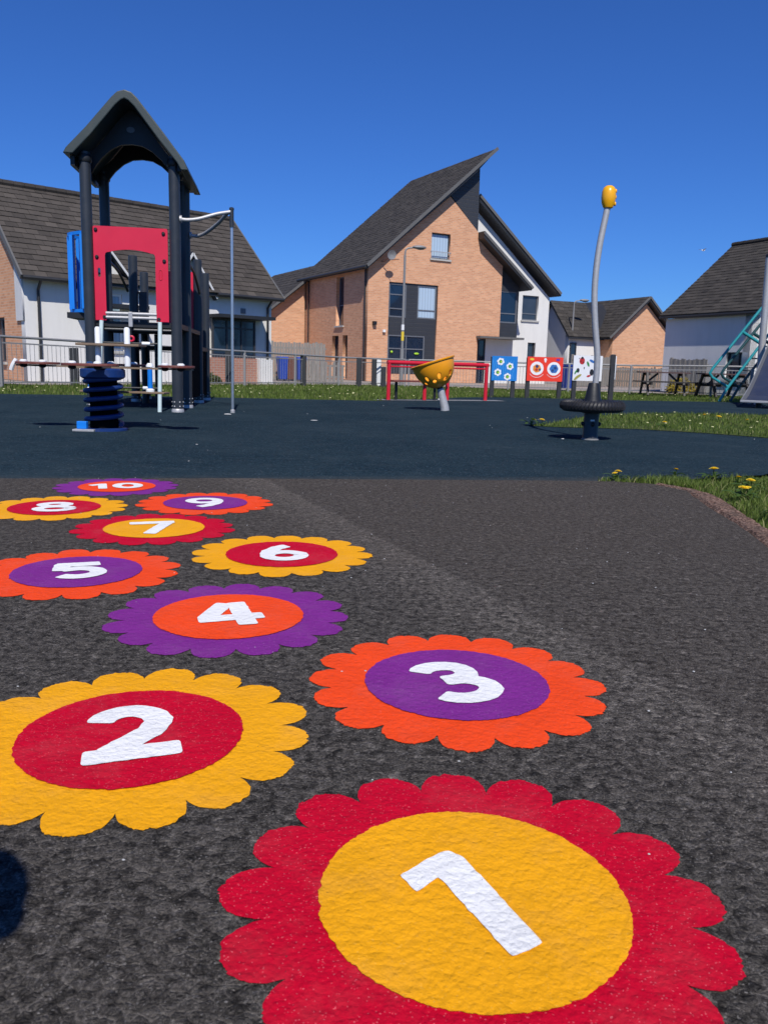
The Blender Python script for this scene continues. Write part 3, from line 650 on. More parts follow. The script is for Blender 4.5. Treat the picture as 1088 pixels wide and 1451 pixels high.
def central_house():
    t = thing('brick_house', 'tall buff brick house with upswept pointed roof and charcoal window panel', 'house', (-0.98, 37.30, 0), 28)
    bw = [(0, 0), (5.95, 0), (5.95, 2.14), (7.2, 2.14), (7.2, 5.70), (4.09, 8.42), (0, 5.02)]
    plate('front_wall', bw, 'brick', t, [rect(3.18, 4.19, 5.62, 6.76), rect(1.05, 3.62, 0.35, 4.43)], 0.3)
    plate('window_panel', rect(1.055, 3.615, 0.355, 4.425), 'clad', t, [rect(1.09, 1.98, 2.90, 4.38), rect(2.58, 3.57, 2.90, 4.38), rect(1.09, 3.02, 0.98, 2.11)], 0.10, 0.06)
    window(t, 1.09, 1.98, 2.90, 4.38, 0.10, (), (3.28, 3.9), sill=False); window(t, 2.58, 3.57, 2.90, 4.38, 0.10, (), (3.28,), pane='curtain', sill=False)
    w_ = window(t, 1.09, 3.02, 0.98, 2.11, 0.10, (2.05, ), (1.5,), sill=False)
    window(t, 3.18, 4.19, 5.62, 6.76, 0.14, (), (), pane='curtain', fm='frame_dk')
    b = MB()
    for k in range(9): b.box(3.2 + k * 0.12, 3.21 + k * 0.12, -0.03, -0.015, 5.63, 5.92)
    b.box(3.14, 4.23, -0.035, -0.012, 5.92, 5.95); b.build('window_guard', 'galv', t)
    # raised clerestory fin
    plate('fin_cladding', [(4.12, 8.47), (4.30, 8.68), (5.66, 9.92), (5.70, 7.02)], 'clad', t, (), 0.25, 0.02)
    MB().box(5.45, 5.69, 0.28, 7.3, 6.9, 9.85).build('clerestory_wall', 'clad', t)
    # left mono-pitch roof with flying tip
    S = (10.70 - 5.02) / 6.52; e0, z0 = -0.27, 5.02
    z = lambda u: z0 + S * (u - e0)
    r = MB(); y0, y1 = -0.42, 7.55
    r.prism([(e0, z(e0) - 0.16), (5.2, z(5.2) - 0.24), (6.25, z(6.25) - 0.07), (6.25, z(6.25)), (e0, z(e0))], y0, y1).build('roof', 'fascia', t)
    rf = t.children[-1]
    roof_plane(rf, (e0 - 0.03, y0 - 0.02, z(e0 - 0.03) + 0.004), (e0 - 0.03, y1, z(e0 - 0.03) + 0.004), (6.24, y0 - 0.02, z(6.24) + 0.004), 42, 0.26, 'tile', 0.02)
    MB().bar((e0 - 0.02, y0 - 0.035, z(e0) - 0.03), (6.28, y0 - 0.035, z(6.28) - 0.02), 0.05, 0.13).build('verge_trim', 'barge', rf)
    gutter(rf, (e0 - 0.08, y0, z0 - 0.07), (e0 - 0.08, y1, z0 - 0.07))
    # right roof of the gable
    S2 = (4.69 - 7.23) / (8.96 - 5.67); z2 = lambda u: 7.23 + S2 * (u + 0.27 - 5.67)
    MB().prism([(5.71, z2(5.71)), (8.69, z2(8.69)), (8.63, z2(8.63) - 0.22), (5.71, z2(5.71) - 0.30)], -0.5, 1.1).build('porch_roof', 'fascia', t); pr = t.children[-1]
    roof_plane(pr, (8.70, 1.1, z2(8.70) + 0.003), (8.70, -0.52, z2(8.70) + 0.003), (5.71, 1.1, z2(5.71) + 0.003), 15)
    MB().bar((5.70, -0.515, z2(5.70) - 0.05), (8.71, -0.515, z2(8.71) - 0.05), 0.04, 0.12).build('verge_trim', 'barge', pr)
    # dark oriel bay
    plate('bay_front', [(7.205, 2.26), (8.40, 2.26), (8.40, 4.85), (7.205, 5.66)], 'clad', t, [rect(7.24, 8.32, 2.95, 4.46)], 0.12, 0.2)
    window(t, 7.24, 8.32, 2.95, 4.46, 0.26, (), (3.4,), sill=False)
    MB().box(8.28, 8.399, 0.33, 1.18, 2.261, 4.7).build('bay_side', 'clad', t)
    MB().box(7.21, 8.39, 0.33, 1.18, 2.262, 2.33).build('bay_floor', 'clad', t)
    # porch below
    MB().box(5.85, 8.46, -0.35, 1.19, 2.15, 2.245).build('canopy', 'barge', t)
    plate('porch_wall', rect(6.80, 8.44, 0, 2.149), 'render', t, (), 0.2, 0.55)
    window(t, 5.97, 6.79, 0.0, 2.12, 0.6, (6.4,), (), fm='frame_dk', pane='glass', sill=False, name='door')
    MB().box(6.0, 6.15, 0.30, 0.549, 0.0, 2.148).build('porch_return', 'brick', t)
    # side wall with tall window and doors
    plate('side_wall', [(0.31, 0), (7.42, 0), (7.42, 5.06), (0.31, 5.06)], 'brick', t, [rect(2.54, 3.40, 2.54, 4.82), rect(3.05, 3.80, 0.05, 2.08), rect(2.05, 2.58, 0.05, 2.08)], 0.3, 0.001, SIDE)
    window(t, 2.54, 3.40, 2.54, 4.82, 0.2, (), (3.5,), fm='frame', mtx=SIDE); window(t, 3.05, 3.80, 0.05, 2.08, 0.2, (), (), fm='frame_dk', sill=False, mtx=SIDE, name='door'); window(t, 2.05, 2.58, 0.05, 2.08, 0.2, (), (), fm='frame_dk', sill=False, mtx=SIDE)
    downpipe(t, [(-0.06, 0.18, 4.9), (-0.06, 0.18, 0)]); downpipe(t, [(-0.06, 6.72, 4.9), (-0.06, 6.72, 0)])
    MB().box(0.31, 7.0, 7.12, 7.41, 0, 5.0).build('rear_wall', 'brick', t)
    # fittings
    b = MB(); q = Matrix.Translation((0.82, -0.55, 5.52)) @ Matrix.Rotation(R(100), 4, 'X') @ Matrix.Rotation(R(0), 4, 'Y')
    b.lathe([(0.0, 0.0), (0.12, 0.018), (0.205, 0.062), (0.21, 0.066), (0.12, 0.027), (0.0, 0.01)], 20, cap=False); d = b.build('satellite_dish', 'galv_dull', t, q, True)
    MB().tube([(0.62, -0.001, 5.28), (0.68, -0.2, 5.25), (0.80, -0.5, 5.45)], 0.018, 6).build('bracket', 'bin_brown', d); MB().tube([(0.82, -0.56, 5.3), (1.0, -0.95, 5.3)], 0.014, 6).build('feed_arm', 'bin_brown', d)
    MB().box(0.24, 0.40, -0.16, -0.002, 2.50, 2.66).build('security_light', 'black', t)
    MB().box(0.76, 0.88, -0.11, -0.002, 2.20, 2.31).build('wall_lamp', 'white_pl', t)
    MB().ball((1.30, 0.06, 1.34), 0.06).build('toy_ball', 'ink_lime', w_); MB().ball((2.62, 0.06, 1.30), (0.13, 0.03, 0.05)).build('sticker', 'ink_lime', w_)
    return t
central_house()

def white_half():
    t = thing('white_house', 'white rendered house adjoining the right of the tall brick house', 'house', (-0.98, 37.30, 0), 28)
    zr = lambda u: 8.75 - 0.803 * (u + 0.28 - 6.61)
    plate('front_wall', [(5.96, 2.26), (8.43, 2.26), (8.45, 0), (11.12, 0), (11.12, zr(11.12) - 0.5), (5.96, zr(5.96) - 0.5)], 'render', t, [rect(9.40, 10.42, 3.22, 4.45), rect(9.88, 10.38, 0.6, 2.10)], 0.3, 1.2)
    o = Matrix.Translation((0, 1.2, 0))
    window(t, 9.40, 10.42, 3.22, 4.45, 0.12, (), (3.55,), pane='glass_grey', mtx=o); window(t, 9.88, 10.38, 0.6, 2.10, 0.14, (), (), pane='glass_grey', fm='frame_dk', sill=False, mtx=o)
    MB().box(10.85, 11.119, 1.5, 6.9, 0, zr(11.1) - 0.5).build('side_wall', 'render_shaded', t)
    MB().prism([(6.2, zr(6.2)), (11.42, zr(11.42)), (11.38, zr(11.38) - 0.2), (6.2, zr(6.2) - 0.34)], 0.72, 7.2).build('roof', 'fascia', t); rf = t.children[-1]
    roof_plane(rf, (11.43, 7.2, zr(11.43) + 0.003), (11.43, 0.70, zr(11.43) + 0.003), (6.2, 7.2, zr(6.2) + 0.003), 24)
    MB().bar((6.15, 0.69, zr(6.15) - 0.04), (11.45, 0.69, zr(11.45) - 0.04), 0.05, 0.13).build('verge_trim', 'barge', rf)
    gutter(rf, (11.45, 0.75, zr(11.42) - 0.12), (11.45, 7.2, zr(11.42) - 0.12))
white_half()

def annex_house():
    t = thing('brick_house', 'low brick gable tucked between the left tiled house and the tall brick house', 'house', (-0.98, 37.30, 0), 28)
    s_ = 0.80; zt = lambda u: 5.12 + s_ * (u + 0.03)
    plate('gable_wall', [(-4.6, 0), (-0.12, 0), (-0.12, zt(-0.12) - 0.16), (-3.2, zt(-3.2) - 0.16), (-4.6, 1.6)], 'brick_far', t, (), 0.3, 7.1)
    MB().prism([(-3.6, zt(-3.6)), (0.9, zt(0.9)), (0.9, zt(0.9) - 0.2), (-3.6, zt(-3.6) - 0.15)], 6.7, 14.5).build('roof', 'fascia', t); rf = t.children[-1]
    roof_plane(rf, (-3.6, 6.68, zt(-3.6) + 0.003), (-3.6, 14.5, zt(-3.6) + 0.003), (0.9, 6.68, zt(0.9) + 0.003), 20)
    MB().bar((-3.6, 6.66, zt(-3.6) - 0.04), (0.3, 6.66, zt(0.3) - 0.04), 0.04, 0.11).build('verge_trim', 'barge', rf)
annex_house()

def left_house():
    t = thing('white_house', 'long white house with brown tiled roof standing behind the play tower', 'house', (-9.78, 22.4, 0), 42)
    SL = 0.889; z = lambda y: 2.77 + SL * (y + 0.30)
    plate('front_wall', [(0.0, 0), (7.9, 0), (7.9, 2.72), (5.55, 2.72), (5.55, 3.0), (4.95, 3.75), (4.3, 3.0), (4.3, 2.72), (3.0, 2.72), (2.3, 3.6), (1.6, 2.72), (0.0, 2.72)], 'render', t, [rect(1.95, 2.75, 0.9, 2.5), rect(4.55, 5.35, 1.5, 2.7), rect(5.75, 7.05, 0.82, 1.95)], 0.3)
    window(t, 1.95, 2.75, 0.9, 2.5, 0.10, (2.35,), (), fm='white_pl', pane='blind'); window(t, 4.55, 5.35, 1.5, 2.7, 0.1, (), (), pane='glass_grey', fm='white_pl')
    window(t, 5.75, 7.05, 0.82, 1.95, 0.14, (6.2, 6.65), (), fm='frame_dk', pane='glass', sill=False)
    # gable end at the left: brick with a white return pier
    plate('gable_wall', [(0.31, 0), (5.8, 0), (5.8, 2.72), (2.75, z(2.75) - 0.30), (0.31, z(0.31) - 0.30)], 'brick', t, [rect(1.7, 2.9, 0.5, 1.75)], 0.3, 0.002, SIDE)
    window(t, 1.7, 2.9, 0.5, 1.75, 0.15, (2.3,), (), fm='frame_dk', pane='glass_grey', mtx=SIDE)
    plate('corner_pier', [(0.0, 1.62), (0.56, 1.62), (0.56, z(0.56) - 0.34), (0.0, 2.72)], 'render_shaded', t, (), 0.05, -0.05, SIDE)
    MB().box(7.6, 7.899, 0.31, 5.8, 0, 2.72).build('end_wall', 'render', t)
    MB().prism([(-0.28, z(-0.28)), (2.85, z(2.85)), (2.85, z(2.85) - 0.26), (-0.28, z(-0.28) - 0.12)], 0, 1).build('roof', 'fascia', t, Matrix(((0, 8.25, 0, -0.10), (1, 0, 0, 0), (0, 0, 1, 0), (0, 0, 0, 1)))); rf = t.children[-1]
    roof_plane(rf, (-0.12, -0.32, z(-0.32) + 0.004), (8.17, -0.32, z(-0.32) + 0.004), (-0.12, 2.86, z(2.86) + 0.004), 18, 0.33, 'tile_left', 0.03)
    MB().hexa([(-0.12, 2.86, z(2.85)), (8.15, 2.86, z(2.85)), (8.15, 6.0, z(-0.28)), (-0.12, 6.0, z(-0.28))], [(-0.12, 2.86, z(2.85) - 0.2), (8.15, 2.86, z(2.85) - 0.2), (8.15, 6.0, z(-0.28) - 0.2), (-0.12, 6.0, z(-0.28) - 0.2)]).build('rear_roof', 'tile_left', rf)
    b = MB()
    for k in range(27): b.tube([(-0.12 + k * 0.305, 2.86, z(2.86) + 0.02), (-0.12 + (k + 1) * 0.305 - 0.012, 2.86, z(2.86) + 0.025)], 0.11, 8)
    b.build('ridge_tiles', 'tile_left', rf)
    MB().bar((-0.15, -0.32, z(-0.32) - 0.03), (-0.15, 2.86, z(2.86) - 0.03), 0.05, 0.14).build('verge_trim', 'barge', rf); MB().bar((8.18, -0.32, z(-0.32) - 0.03), (8.18, 2.86, z(2.86) - 0.03), 0.05, 0.14).build('verge_trim', 'barge', rf)
    gutter(rf, (-0.12, -0.34, 2.72), (1.45, -0.34, 2.72)); gutter(rf, (5.7, -0.34, 2.72), (8.15, -0.34, 2.72))
    # wall dormers breaking the eave
    for (a, c, zc) in ((1.6, 3.0, 3.62), (4.3, 5.55, 3.78)):
        m_ = (a + c) / 2
        MB().prism([(a - 0.18, 2.55), (m_, zc + 0.02), (c + 0.18, 2.55), (c + 0.18, 2.67), (m_, zc + 0.15), (a - 0.18, 2.67)], -0.22, 1.0).build('dormer_roof', 'fascia', t)
        d = t.children[-1]; MB().bar((m_, -0.235, zc + 0.09), (c + 0.2, -0.235, 2.60), 0.03, 0.06).build('bargeboard', 'render_shaded', d); MB().bar((m_, -0.235, zc + 0.09), (a - 0.2, -0.235, 2.60), 0.03, 0.06).build('bargeboard', 'render_shaded', d)
    # glazed bay with flat canopy on the right
    MB().box(5.45, 7.5, -0.85, -0.002, 2.02, 2.12).build('canopy', 'fascia', t)
    MB().box(5.5, 7.12, -0.35, -0.002, 0.0, 0.80).build('dwarf_wall', 'brick_red', t)
    window(t, 5.52, 7.10, 0.80, 2.0, -0.25, (6.05, 6.58), (1.72,), fm='frame_dk', pane='glass', sill=False)
    b = MB()
    b.lathe([(0.10, 0), (0.03, 0.22), (0.02, 0.3)], 10, (6.75, -0.17, 0.85)); b.build('table_lamp', 'white_pl', t)
    MB().box(7.13, 7.62, -0.5, -0.36, 0.0, 0.78).build('white_pier', 'render', t)
    # left porch canopy
    MB().box(1.25, 3.2, -0.8, -0.002, 2.08, 2.18).build('canopy', 'fascia', t)
    downpipe(t, [(0.36, -0.30, 2.68), (0.36, -0.06, 2.45), (0.36, -0.06, 0)]); downpipe(t, [(7.72, -0.30, 2.68), (7.72, -0.06, 2.45), (7.72, -0.06, 0)])
    MB().box(6.72, 6.88, -0.05, -0.002, 2.22, 2.38).build('wall_vent', 'frame', t)
left_house()

def right_white_house():
    t = thing('white_house', 'white house, front shaded grey, with steep dark roof behind the slide ladder', 'house', (10.45, 31.6, 0), -65)
    SL = (5.66 - 2.81) / 3.4; z = lambda y: 2.81 + SL * (y + 0.22)
    plate('front_wall', rect(0.0, 4.0, 0, 2.72), 'render_shaded', t, [rect(3.02, 3.93, 0.55, 1.48)], 0.3)
    window(t, 3.02, 3.93, 0.55, 1.48, 0.12, (3.5,), (), fm='frame_dk', pane='glass')
    plate('gable_wall', [(0, 0), (6.4, 0), (6.4, 2.72), (3.2, z(3.2) - 0.25), (0, 2.72)], 'render', t, (), 0.3, 3.7, SIDE)
    plate('gable_wall', [(0, 0), (6.4, 0), (6.4, 2.72), (3.2, z(3.2) - 0.25), (0, 2.72)], 'render_shaded', t, (), 0.29, 0.005, SIDE @ Matrix.Translation((0.301, 0, 0)))
    mt = Matrix(((0, 4.5, 0, -0.14), (1, 0, 0, 0), (0, 0, 1, 0), (0, 0, 0, 1)))
    MB().prism([(-0.17, z(-0.17)), (3.2, z(3.2)), (6.62, z(-0.22)), (6.62, z(-0.22) - 0.14), (3.2, z(3.2) - 0.24), (-0.17, z(-0.17) - 0.10)], 0, 1).build('roof', 'fascia', t, mt); rf = t.children[-1]
    roof_plane(rf, (-0.16, -0.19, z(-0.19) + 0.003), (4.38, -0.19, z(-0.19) + 0.003), (-0.16, 3.21, z(3.21) + 0.003), 24, 0.28, 'tile', 0.024)
    roof_plane(rf, (4.38, 6.64, z(-0.24) + 0.003), (-0.16, 6.64, z(-0.24) + 0.003), (4.38, 3.19, z(3.19) + 0.003), 19, 0.31, 'tile', 0.04)
    b = MB()
    for k in range(15): b.tube([(-0.16 + k * 0.303, 3.2, z(3.2) + 0.02), (-0.16 + (k + 1) * 0.303 - 0.012, 3.2, z(3.2) + 0.026)], 0.10, 8)
    b.build('ridge_tiles', 'tile', rf); gutter(rf, (-0.15, -0.20, 2.76), (4.38, -0.20, 2.76), 0.05)
right_white_house()

def right_brick_house():
    t = thing('brick_house', 'low brick house with gable end beyond the white play panel', 'house', (11.82, 44.0, 0), 24)
    SL = 2.2 / 2.45; z = lambda u: 4.72 - SL * abs(u - 2.02)
    plate('gable_wall', [(0, 0), (4.1, 0), (4.1, 2.55), (2.05, 4.38), (0, 2.55)], 'brick_far', t, (), 0.3)
    MB().box(0.0, 0.29, 0.301, 8, 0, 2.5).build('side_wall', 'brick_far', t); MB().box(3.8, 4.09, 0.301, 8, 0, 2.5).build('side_wall', 'brick_far', t)
    MB().prism([(-0.42, z(-0.42)), (2.02, z(2.02)), (4.46, z(4.46)), (4.46, z(4.46) - 0.14), (2.02, z(2.02) - 0.24), (-0.42, z(-0.42) - 0.14)], -0.3, 8).build('roof', 'fascia', t); rf = t.children[-1]
    roof_plane(rf, (-0.44, 8, z(-0.44) + 0.003), (-0.44, -0.32, z(-0.44) + 0.003), (2.01, 8, z(2.01) + 0.003), 14); roof_plane(rf, (4.48, -0.32, z(4.48) + 0.003), (4.48, 8, z(4.48) + 0.003), (2.03, -0.32, z(2.03) + 0.003), 14)
    for sx, a in ((-1, -0.45), (1, 4.49)): MB().bar((a, -0.33, z(a) - 0.03), (2.02, -0.33, z(2.02) - 0.03), 0.04, 0.10).build('verge_trim', 'barge', rf)
    # cross wing on the left
    plate('wing_wall', rect(-2.1, -0.02, 0, 2.5), 'render', t, (), 0.25, 1.0)
    zz = lambda y: 2.55 + 1.02 * (y - 0.75)
    plate('wing_gable', [(1.26, 0), (4.2, 0), (4.2, 2.5), (2.6, zz(2.55) - 0.1), (1.26, zz(1.26) - 0.12)], 'render_shaded', t, (), 0.25, -2.1, SIDE)
    MB().hexa([(-2.3, 0.72, zz(0.72)), (1.2, 0.72, zz(0.72)), (1.2, 2.6, zz(2.6)), (-2.3, 2.6, zz(2.6))], [(-2.3, 0.72, zz(0.72) - 0.14), (1.2, 0.72, zz(0.72) - 0.14), (1.2, 2.6, zz(2.6) - 0.14), (-2.3, 2.6, zz(2.6) - 0.14)]).build('wing_roof', 'fascia', t); wr = t.children[-1]
    roof_plane(wr, (-2.31, 0.70, zz(0.70) + 0.004), (0.0, 0.70, zz(0.70) + 0.004), (-2.31, 2.61, zz(2.61) + 0.004), 11)
    MB().hexa([(-2.3, 2.605, zz(2.6)), (1.2, 2.605, zz(2.6)), (1.2, 4.5, 2.5), (-2.3, 4.5, 2.5)], [(-2.3, 2.605, zz(2.6) - 0.14), (1.2, 2.605, zz(2.6) - 0.14), (1.2, 4.5, 2.36), (-2.3, 4.5, 2.36)]).build('rear_roof', 'tile', wr)
    window(t, -2.0, -1.6, 0.9, 2.2, 0.97, (), (), fm='frame_dk', sill=False)
right_brick_house()

# ------------------------------------------------------------------ play tower
def play_tower():
    t = thing('play_tower', 'navy play tower with pitched roof, red window panel and fire pole', 'play tower', (-2.705, 10.612, 0), 7)
    def post(u, v, h, dome=True):
        pr = [(0.068, 0.03), (0.068, h - 0.012), (0.052, h)] if dome else [(0.068, 0.03), (0.068, h)]
        q = MB().lathe(pr, 20, (u, v, 0)).build('post', 'navy_steel', t, smooth=True)
        MB().lathe([(0.080, 0.0), (0.080, 0.028), (0.070, 0.045)], 20, (u, v, 0)).build('foot_collar', 'galv', q, smooth=True)
        b = MB()
        for a in range(6):
            for zz in (0.075, 0.13): b.ball((u + 0.066 * math.cos(a * 1.047), v + 0.066 * math.sin(a * 1.047), zz), 0.012, 8, 5)
        b.build('bolts', 'galv', q, smooth=True); return q
    for u in (-1.06, 0.0):
        for v in (0.0, 1.06):
            q = post(u, v, 3.12, False); MB().lathe([(0.075, 3.0), (0.085, 3.02), (0.085, 3.07), (0.073, 3.09)], 20, (u, v, 0)).build('cap_collar', 'black', q, smooth=True)
    for u, v, h in ((0.0, 2.6, 2.22), (-0.98, 2.6, 2.24), (0.02, 3.6, 2.12), (-0.98, 3.6, 2.1)): post(u, v, h)
    # moulded roof shell
    ax = -0.545
    RX = lambda P: [(ax + (u - ax) * 0.955 + 0.008, 3.0 + (q - 3.0) * 0.945) for u, q in P]
    outer = [(-1.31, 3.06), (-1.27, 3.13), (-1.02, 3.39), (-0.70, 3.76), (-0.63, 3.825), (ax, 3.85), (-0.46, 3.825), (-0.39, 3.76), (-0.07, 3.36), (0.17, 3.05), (0.22, 2.93)]
    inner = [(0.13, 2.93), (0.08, 3.02), (-0.13, 3.27), (-0.43, 3.66), (-0.50, 3.725), (ax, 3.745), (-0.59, 3.725), (-0.66, 3.66), (-0.97, 3.29), (-1.19, 3.06)]
    roof = MB().prism(RX(outer + inner), -0.20, 1.30).build('roof', 'roofplastic', t, bevel=0.012)
    tri = [(-1.22, 3.05), (-1.14, 2.93), (-1.06, 2.93), (-1.0, 3.03), (-0.92, 3.13), (-0.80, 3.235), (-0.68, 3.295), (ax, 3.31), (-0.41, 3.295), (-0.29, 3.235), (-0.17, 3.13), (-0.09, 3.03), (-0.03, 2.90), (0.09, 2.90), (0.10, 2.99), (-0.135, 3.26), (-0.435, 3.65), (-0.50, 3.715), (ax, 3.735), (-0.59, 3.715), (-0.655, 3.65), (-0.965, 3.28)]
    plate('roof_gable', RX(tri), 'black', roof, (), 0.04, 0.22); MB().disc(ax, 3.46, 0.05, 0.216, 16, 0.035).build('hole_light_disc', 'frame', roof); plate('roof_gable', RX(tri), 'black', roof, (), 0.04, 1.0)  # grey disc painted for the light showing through a gable hole
    for u in (-1.175, 0.085): MB().box(u - 0.03, u + 0.02, -0.1, 1.2, 2.94, 3.05).build('eave_beam', 'black', roof)
    # red window panel
    op = [(-0.245, 1.135), (-0.245, 1.92), (-0.252, 1.948), (-0.272, 1.962)] + arc(-0.55, 1.07, 0.93, 74, 106, 12) + [(-0.828, 1.962), (-0.848, 1.948), (-0.855, 1.92), (-0.855, 1.135)]
    pan = plate('window_panel', [(-0.99, 1.135)] + op[::-1][0:1] + op[::-1][1:] + [(-0.09, 1.135)] + arc(-0.11, 2.25, 0.02, 0, 90, 3) + arc(-0.97, 2.25, 0.02, 90, 180, 3), 'red_hpl', t, [rrect(-0.945, -0.912, 1.66, 1.77, 0.015)], 0.022, -0.011)
    b = MB()
    for u, z in ((-0.955, 2.225), (-0.14, 2.21), (-0.95, 1.90), (-0.135, 1.88), (-0.88, 1.175), (-0.215, 1.165)): b.lathe([(0.022, 0), (0.022, 0.012), (0.014, 0.02)], 12, (0, 0, 0)); b.v = b.v[:-36] + [(u + x, -0.012 - zz, z + y) for x, y, zz in b.v[-36:]]
    b.build('panel_bolts', 'black', pan, smooth=True)
    b = MB(); pts = rrect(-0.20, -0.165, 1.65, 1.77, 0.017); b.tube([(a, -0.013, c) for a, c in pts], 0.004, 6, closed=True); b.build('slot_trim', 'red_paint', pan)
    for z in (1.222, 1.172): MB().tube([(-0.86, -0.02, z), (-0.24, -0.02, z)], 0.021, 10).build('step_rail', 'galv', t, smooth=True)
    b = MB(); b.box(-0.585, -0.535, -0.05, 0.01, 1.06, 1.245); b.build('rail_bracket', 'galv', t, bevel=0.006)
    MB().tube([(-0.56, -0.03, 1.06), (-0.558, -0.03, 0.95)], 0.008, 6).build('pull_cord', 'black', t)
    c = MB(); c.tube([(-0.558 + 0.03 * math.cos(a * math.pi / 8), -0.03, 0.915 + 0.03 * math.sin(a * math.pi / 8)) for a in range(16)], 0.014, 8, closed=True); c.build('pull_ring', 'red_hpl', t, smooth=True)
    for a_, b_ in (((-0.915, -0.03, 1.13), (-0.985, -0.06, 0.0)), ((-0.20, -0.03, 1.13), (-0.222, -0.06, 0.0))): MB().tube([a_, b_], 0.026, 12).build('ladder_upright', 'mint', t, smooth=True)
    for z in (0.30, 0.86):
        r_ = MB().tube([(-0.95, -0.02, z), (-0.215, -0.02, z)], 0.012, 8).build('rung', 'black', t, smooth=True); MB().tube([(-0.43, -0.02, z), (-0.33, -0.02, z)], 0.021, 8).build('rung_sleeve', 'white_pl', r_, smooth=True)
    # decks
    MB().box(-1.10, 0.04, 0.02, 1.10, 1.06, 1.125).build('deck', 'black', t); MB().box(-1.10, 0.04, 1.12, 2.66, 1.06, 1.12).build('deck', 'black', t); MB().box(-1.02, 0.06, 2.68, 3.6, 0.82, 0.88).build('deck', 'black', t)
    for v in (0.05, 1.0): MB().tube([(-1.0, v, 1.03), (-0.05, v, 1.03)], 0.02, 8).build('deck_frame', 'navy_steel', t, smooth=True)
    # curved blue barrier on the left side
    bar = [(-1.085 - 0.34 * math.sin(math.pi * k / 10), 0.10 + 0.86 * k / 10) for k in range(11)]
    blue = MB()
    for zz in (1.235, 2.19):
        for k in range(10):
            (a, c), (d, e) = bar[k], bar[k + 1]
            blue.hexa([(a, c, zz), (a + 0.05, c, zz), (d + 0.05, e, zz), (d, e, zz)], [(a, c, zz + 0.04), (a + 0.05, c, zz + 0.04), (d + 0.05, e, zz + 0.04), (d, e, zz + 0.04)])
    bb = blue.build('curved_barrier', 'blue', t); tag(bb, kind='stuff')
    for k in (1, 3, 5, 7, 9):
        (a, c) = bar[k]; MB().box(a + 0.004, a + 0.045, c - 0.06, c + 0.06, 1.276, 2.189).build('bar', 'blue', bb)
    MB().box(-1.40, -1.07, 0.25, 0.82, 1.16, 1.232).build('barrier_floor', 'black', bb)
    # side and rear panels
    plate('rear_panel', rect(-0.60, -0.07, 1.14, 2.03), 'red_hpl', t, [], 0.02, 2.6); plate('rear_panel', rect(-0.90, -0.78, 1.14, 1.7), 'navy_steel', t, [], 0.02, 2.6)
    plate('lower_panel', rect(1.14, 2.52, 0.12, 1.05), 'matt_black', t, [], 0.03, 0.0, SIDE); plate('lower_panel', rect(2.68, 3.53, 0.1, 0.8), 'matt_black', t, [], 0.03, 0.01, SIDE)
    for u in (-1.05, 0.04): MB().tube(catmull([(u, 1.13, 1.98), (u, 1.8, 1.92), (u, 2.5, 1.70)], 6), 0.02, 8).build('handrail', 'navy_steel', t, smooth=True)
    MB().tube([(-0.74, 2.05, 1.05), (-0.74, 2.05, 0)], 0.05, 12).build('support_post', 'black', t, smooth=True); MB().tube([(-0.60, 2.4, 1.05), (-0.60, 2.4, 0)], 0.05, 12).build('support_post', 'black', t, smooth=True)
    # fire pole and its two curved arms
    P = Vector((0.692, 0.095, 0)); fp = MB().tube([P + Vector((0, 0, 0)), P + Vector((0, 0, 2.40))], 0.019, 12).build('fire_pole', 'steel', t, smooth=True)
    MB().lathe([(0.030, 0), (0.030, 0.035), (0.02, 0.045)], 14, tuple(P)).build('pole_foot', 'galv', fp, smooth=True); MB().lathe([(0.027, 2.34), (0.027, 2.55), (0.03, 2.55), (0.03, 2.575), (0.012, 2.585)], 14, tuple(P)).build('pole_sleeve', 'navy_steel', fp, smooth=True)
    for y0, z0 in ((0.0, 2.395), (1.06, 2.36)):
        ar = MB().tube(catmull([(0.05, y0, z0), (0.16, y0, z0 - 0.005), (0.30, y0 * 0.82 + 0.02, z0 + 0.02), (0.50, y0 * 0.4 + 0.06, z0 + 0.09), (0.64, 0.09 + y0 * 0.05, 2.52), tuple(P + Vector((0, 0, 2.53)))], 7), 0.024, 10).build('pole_arm', 'galv', t, smooth=True)
        MB().tube([(0.062, y0, z0), (0.088, y0, z0)], 0.045, 14).build('flange', 'galv', ar, smooth=True)
play_tower()

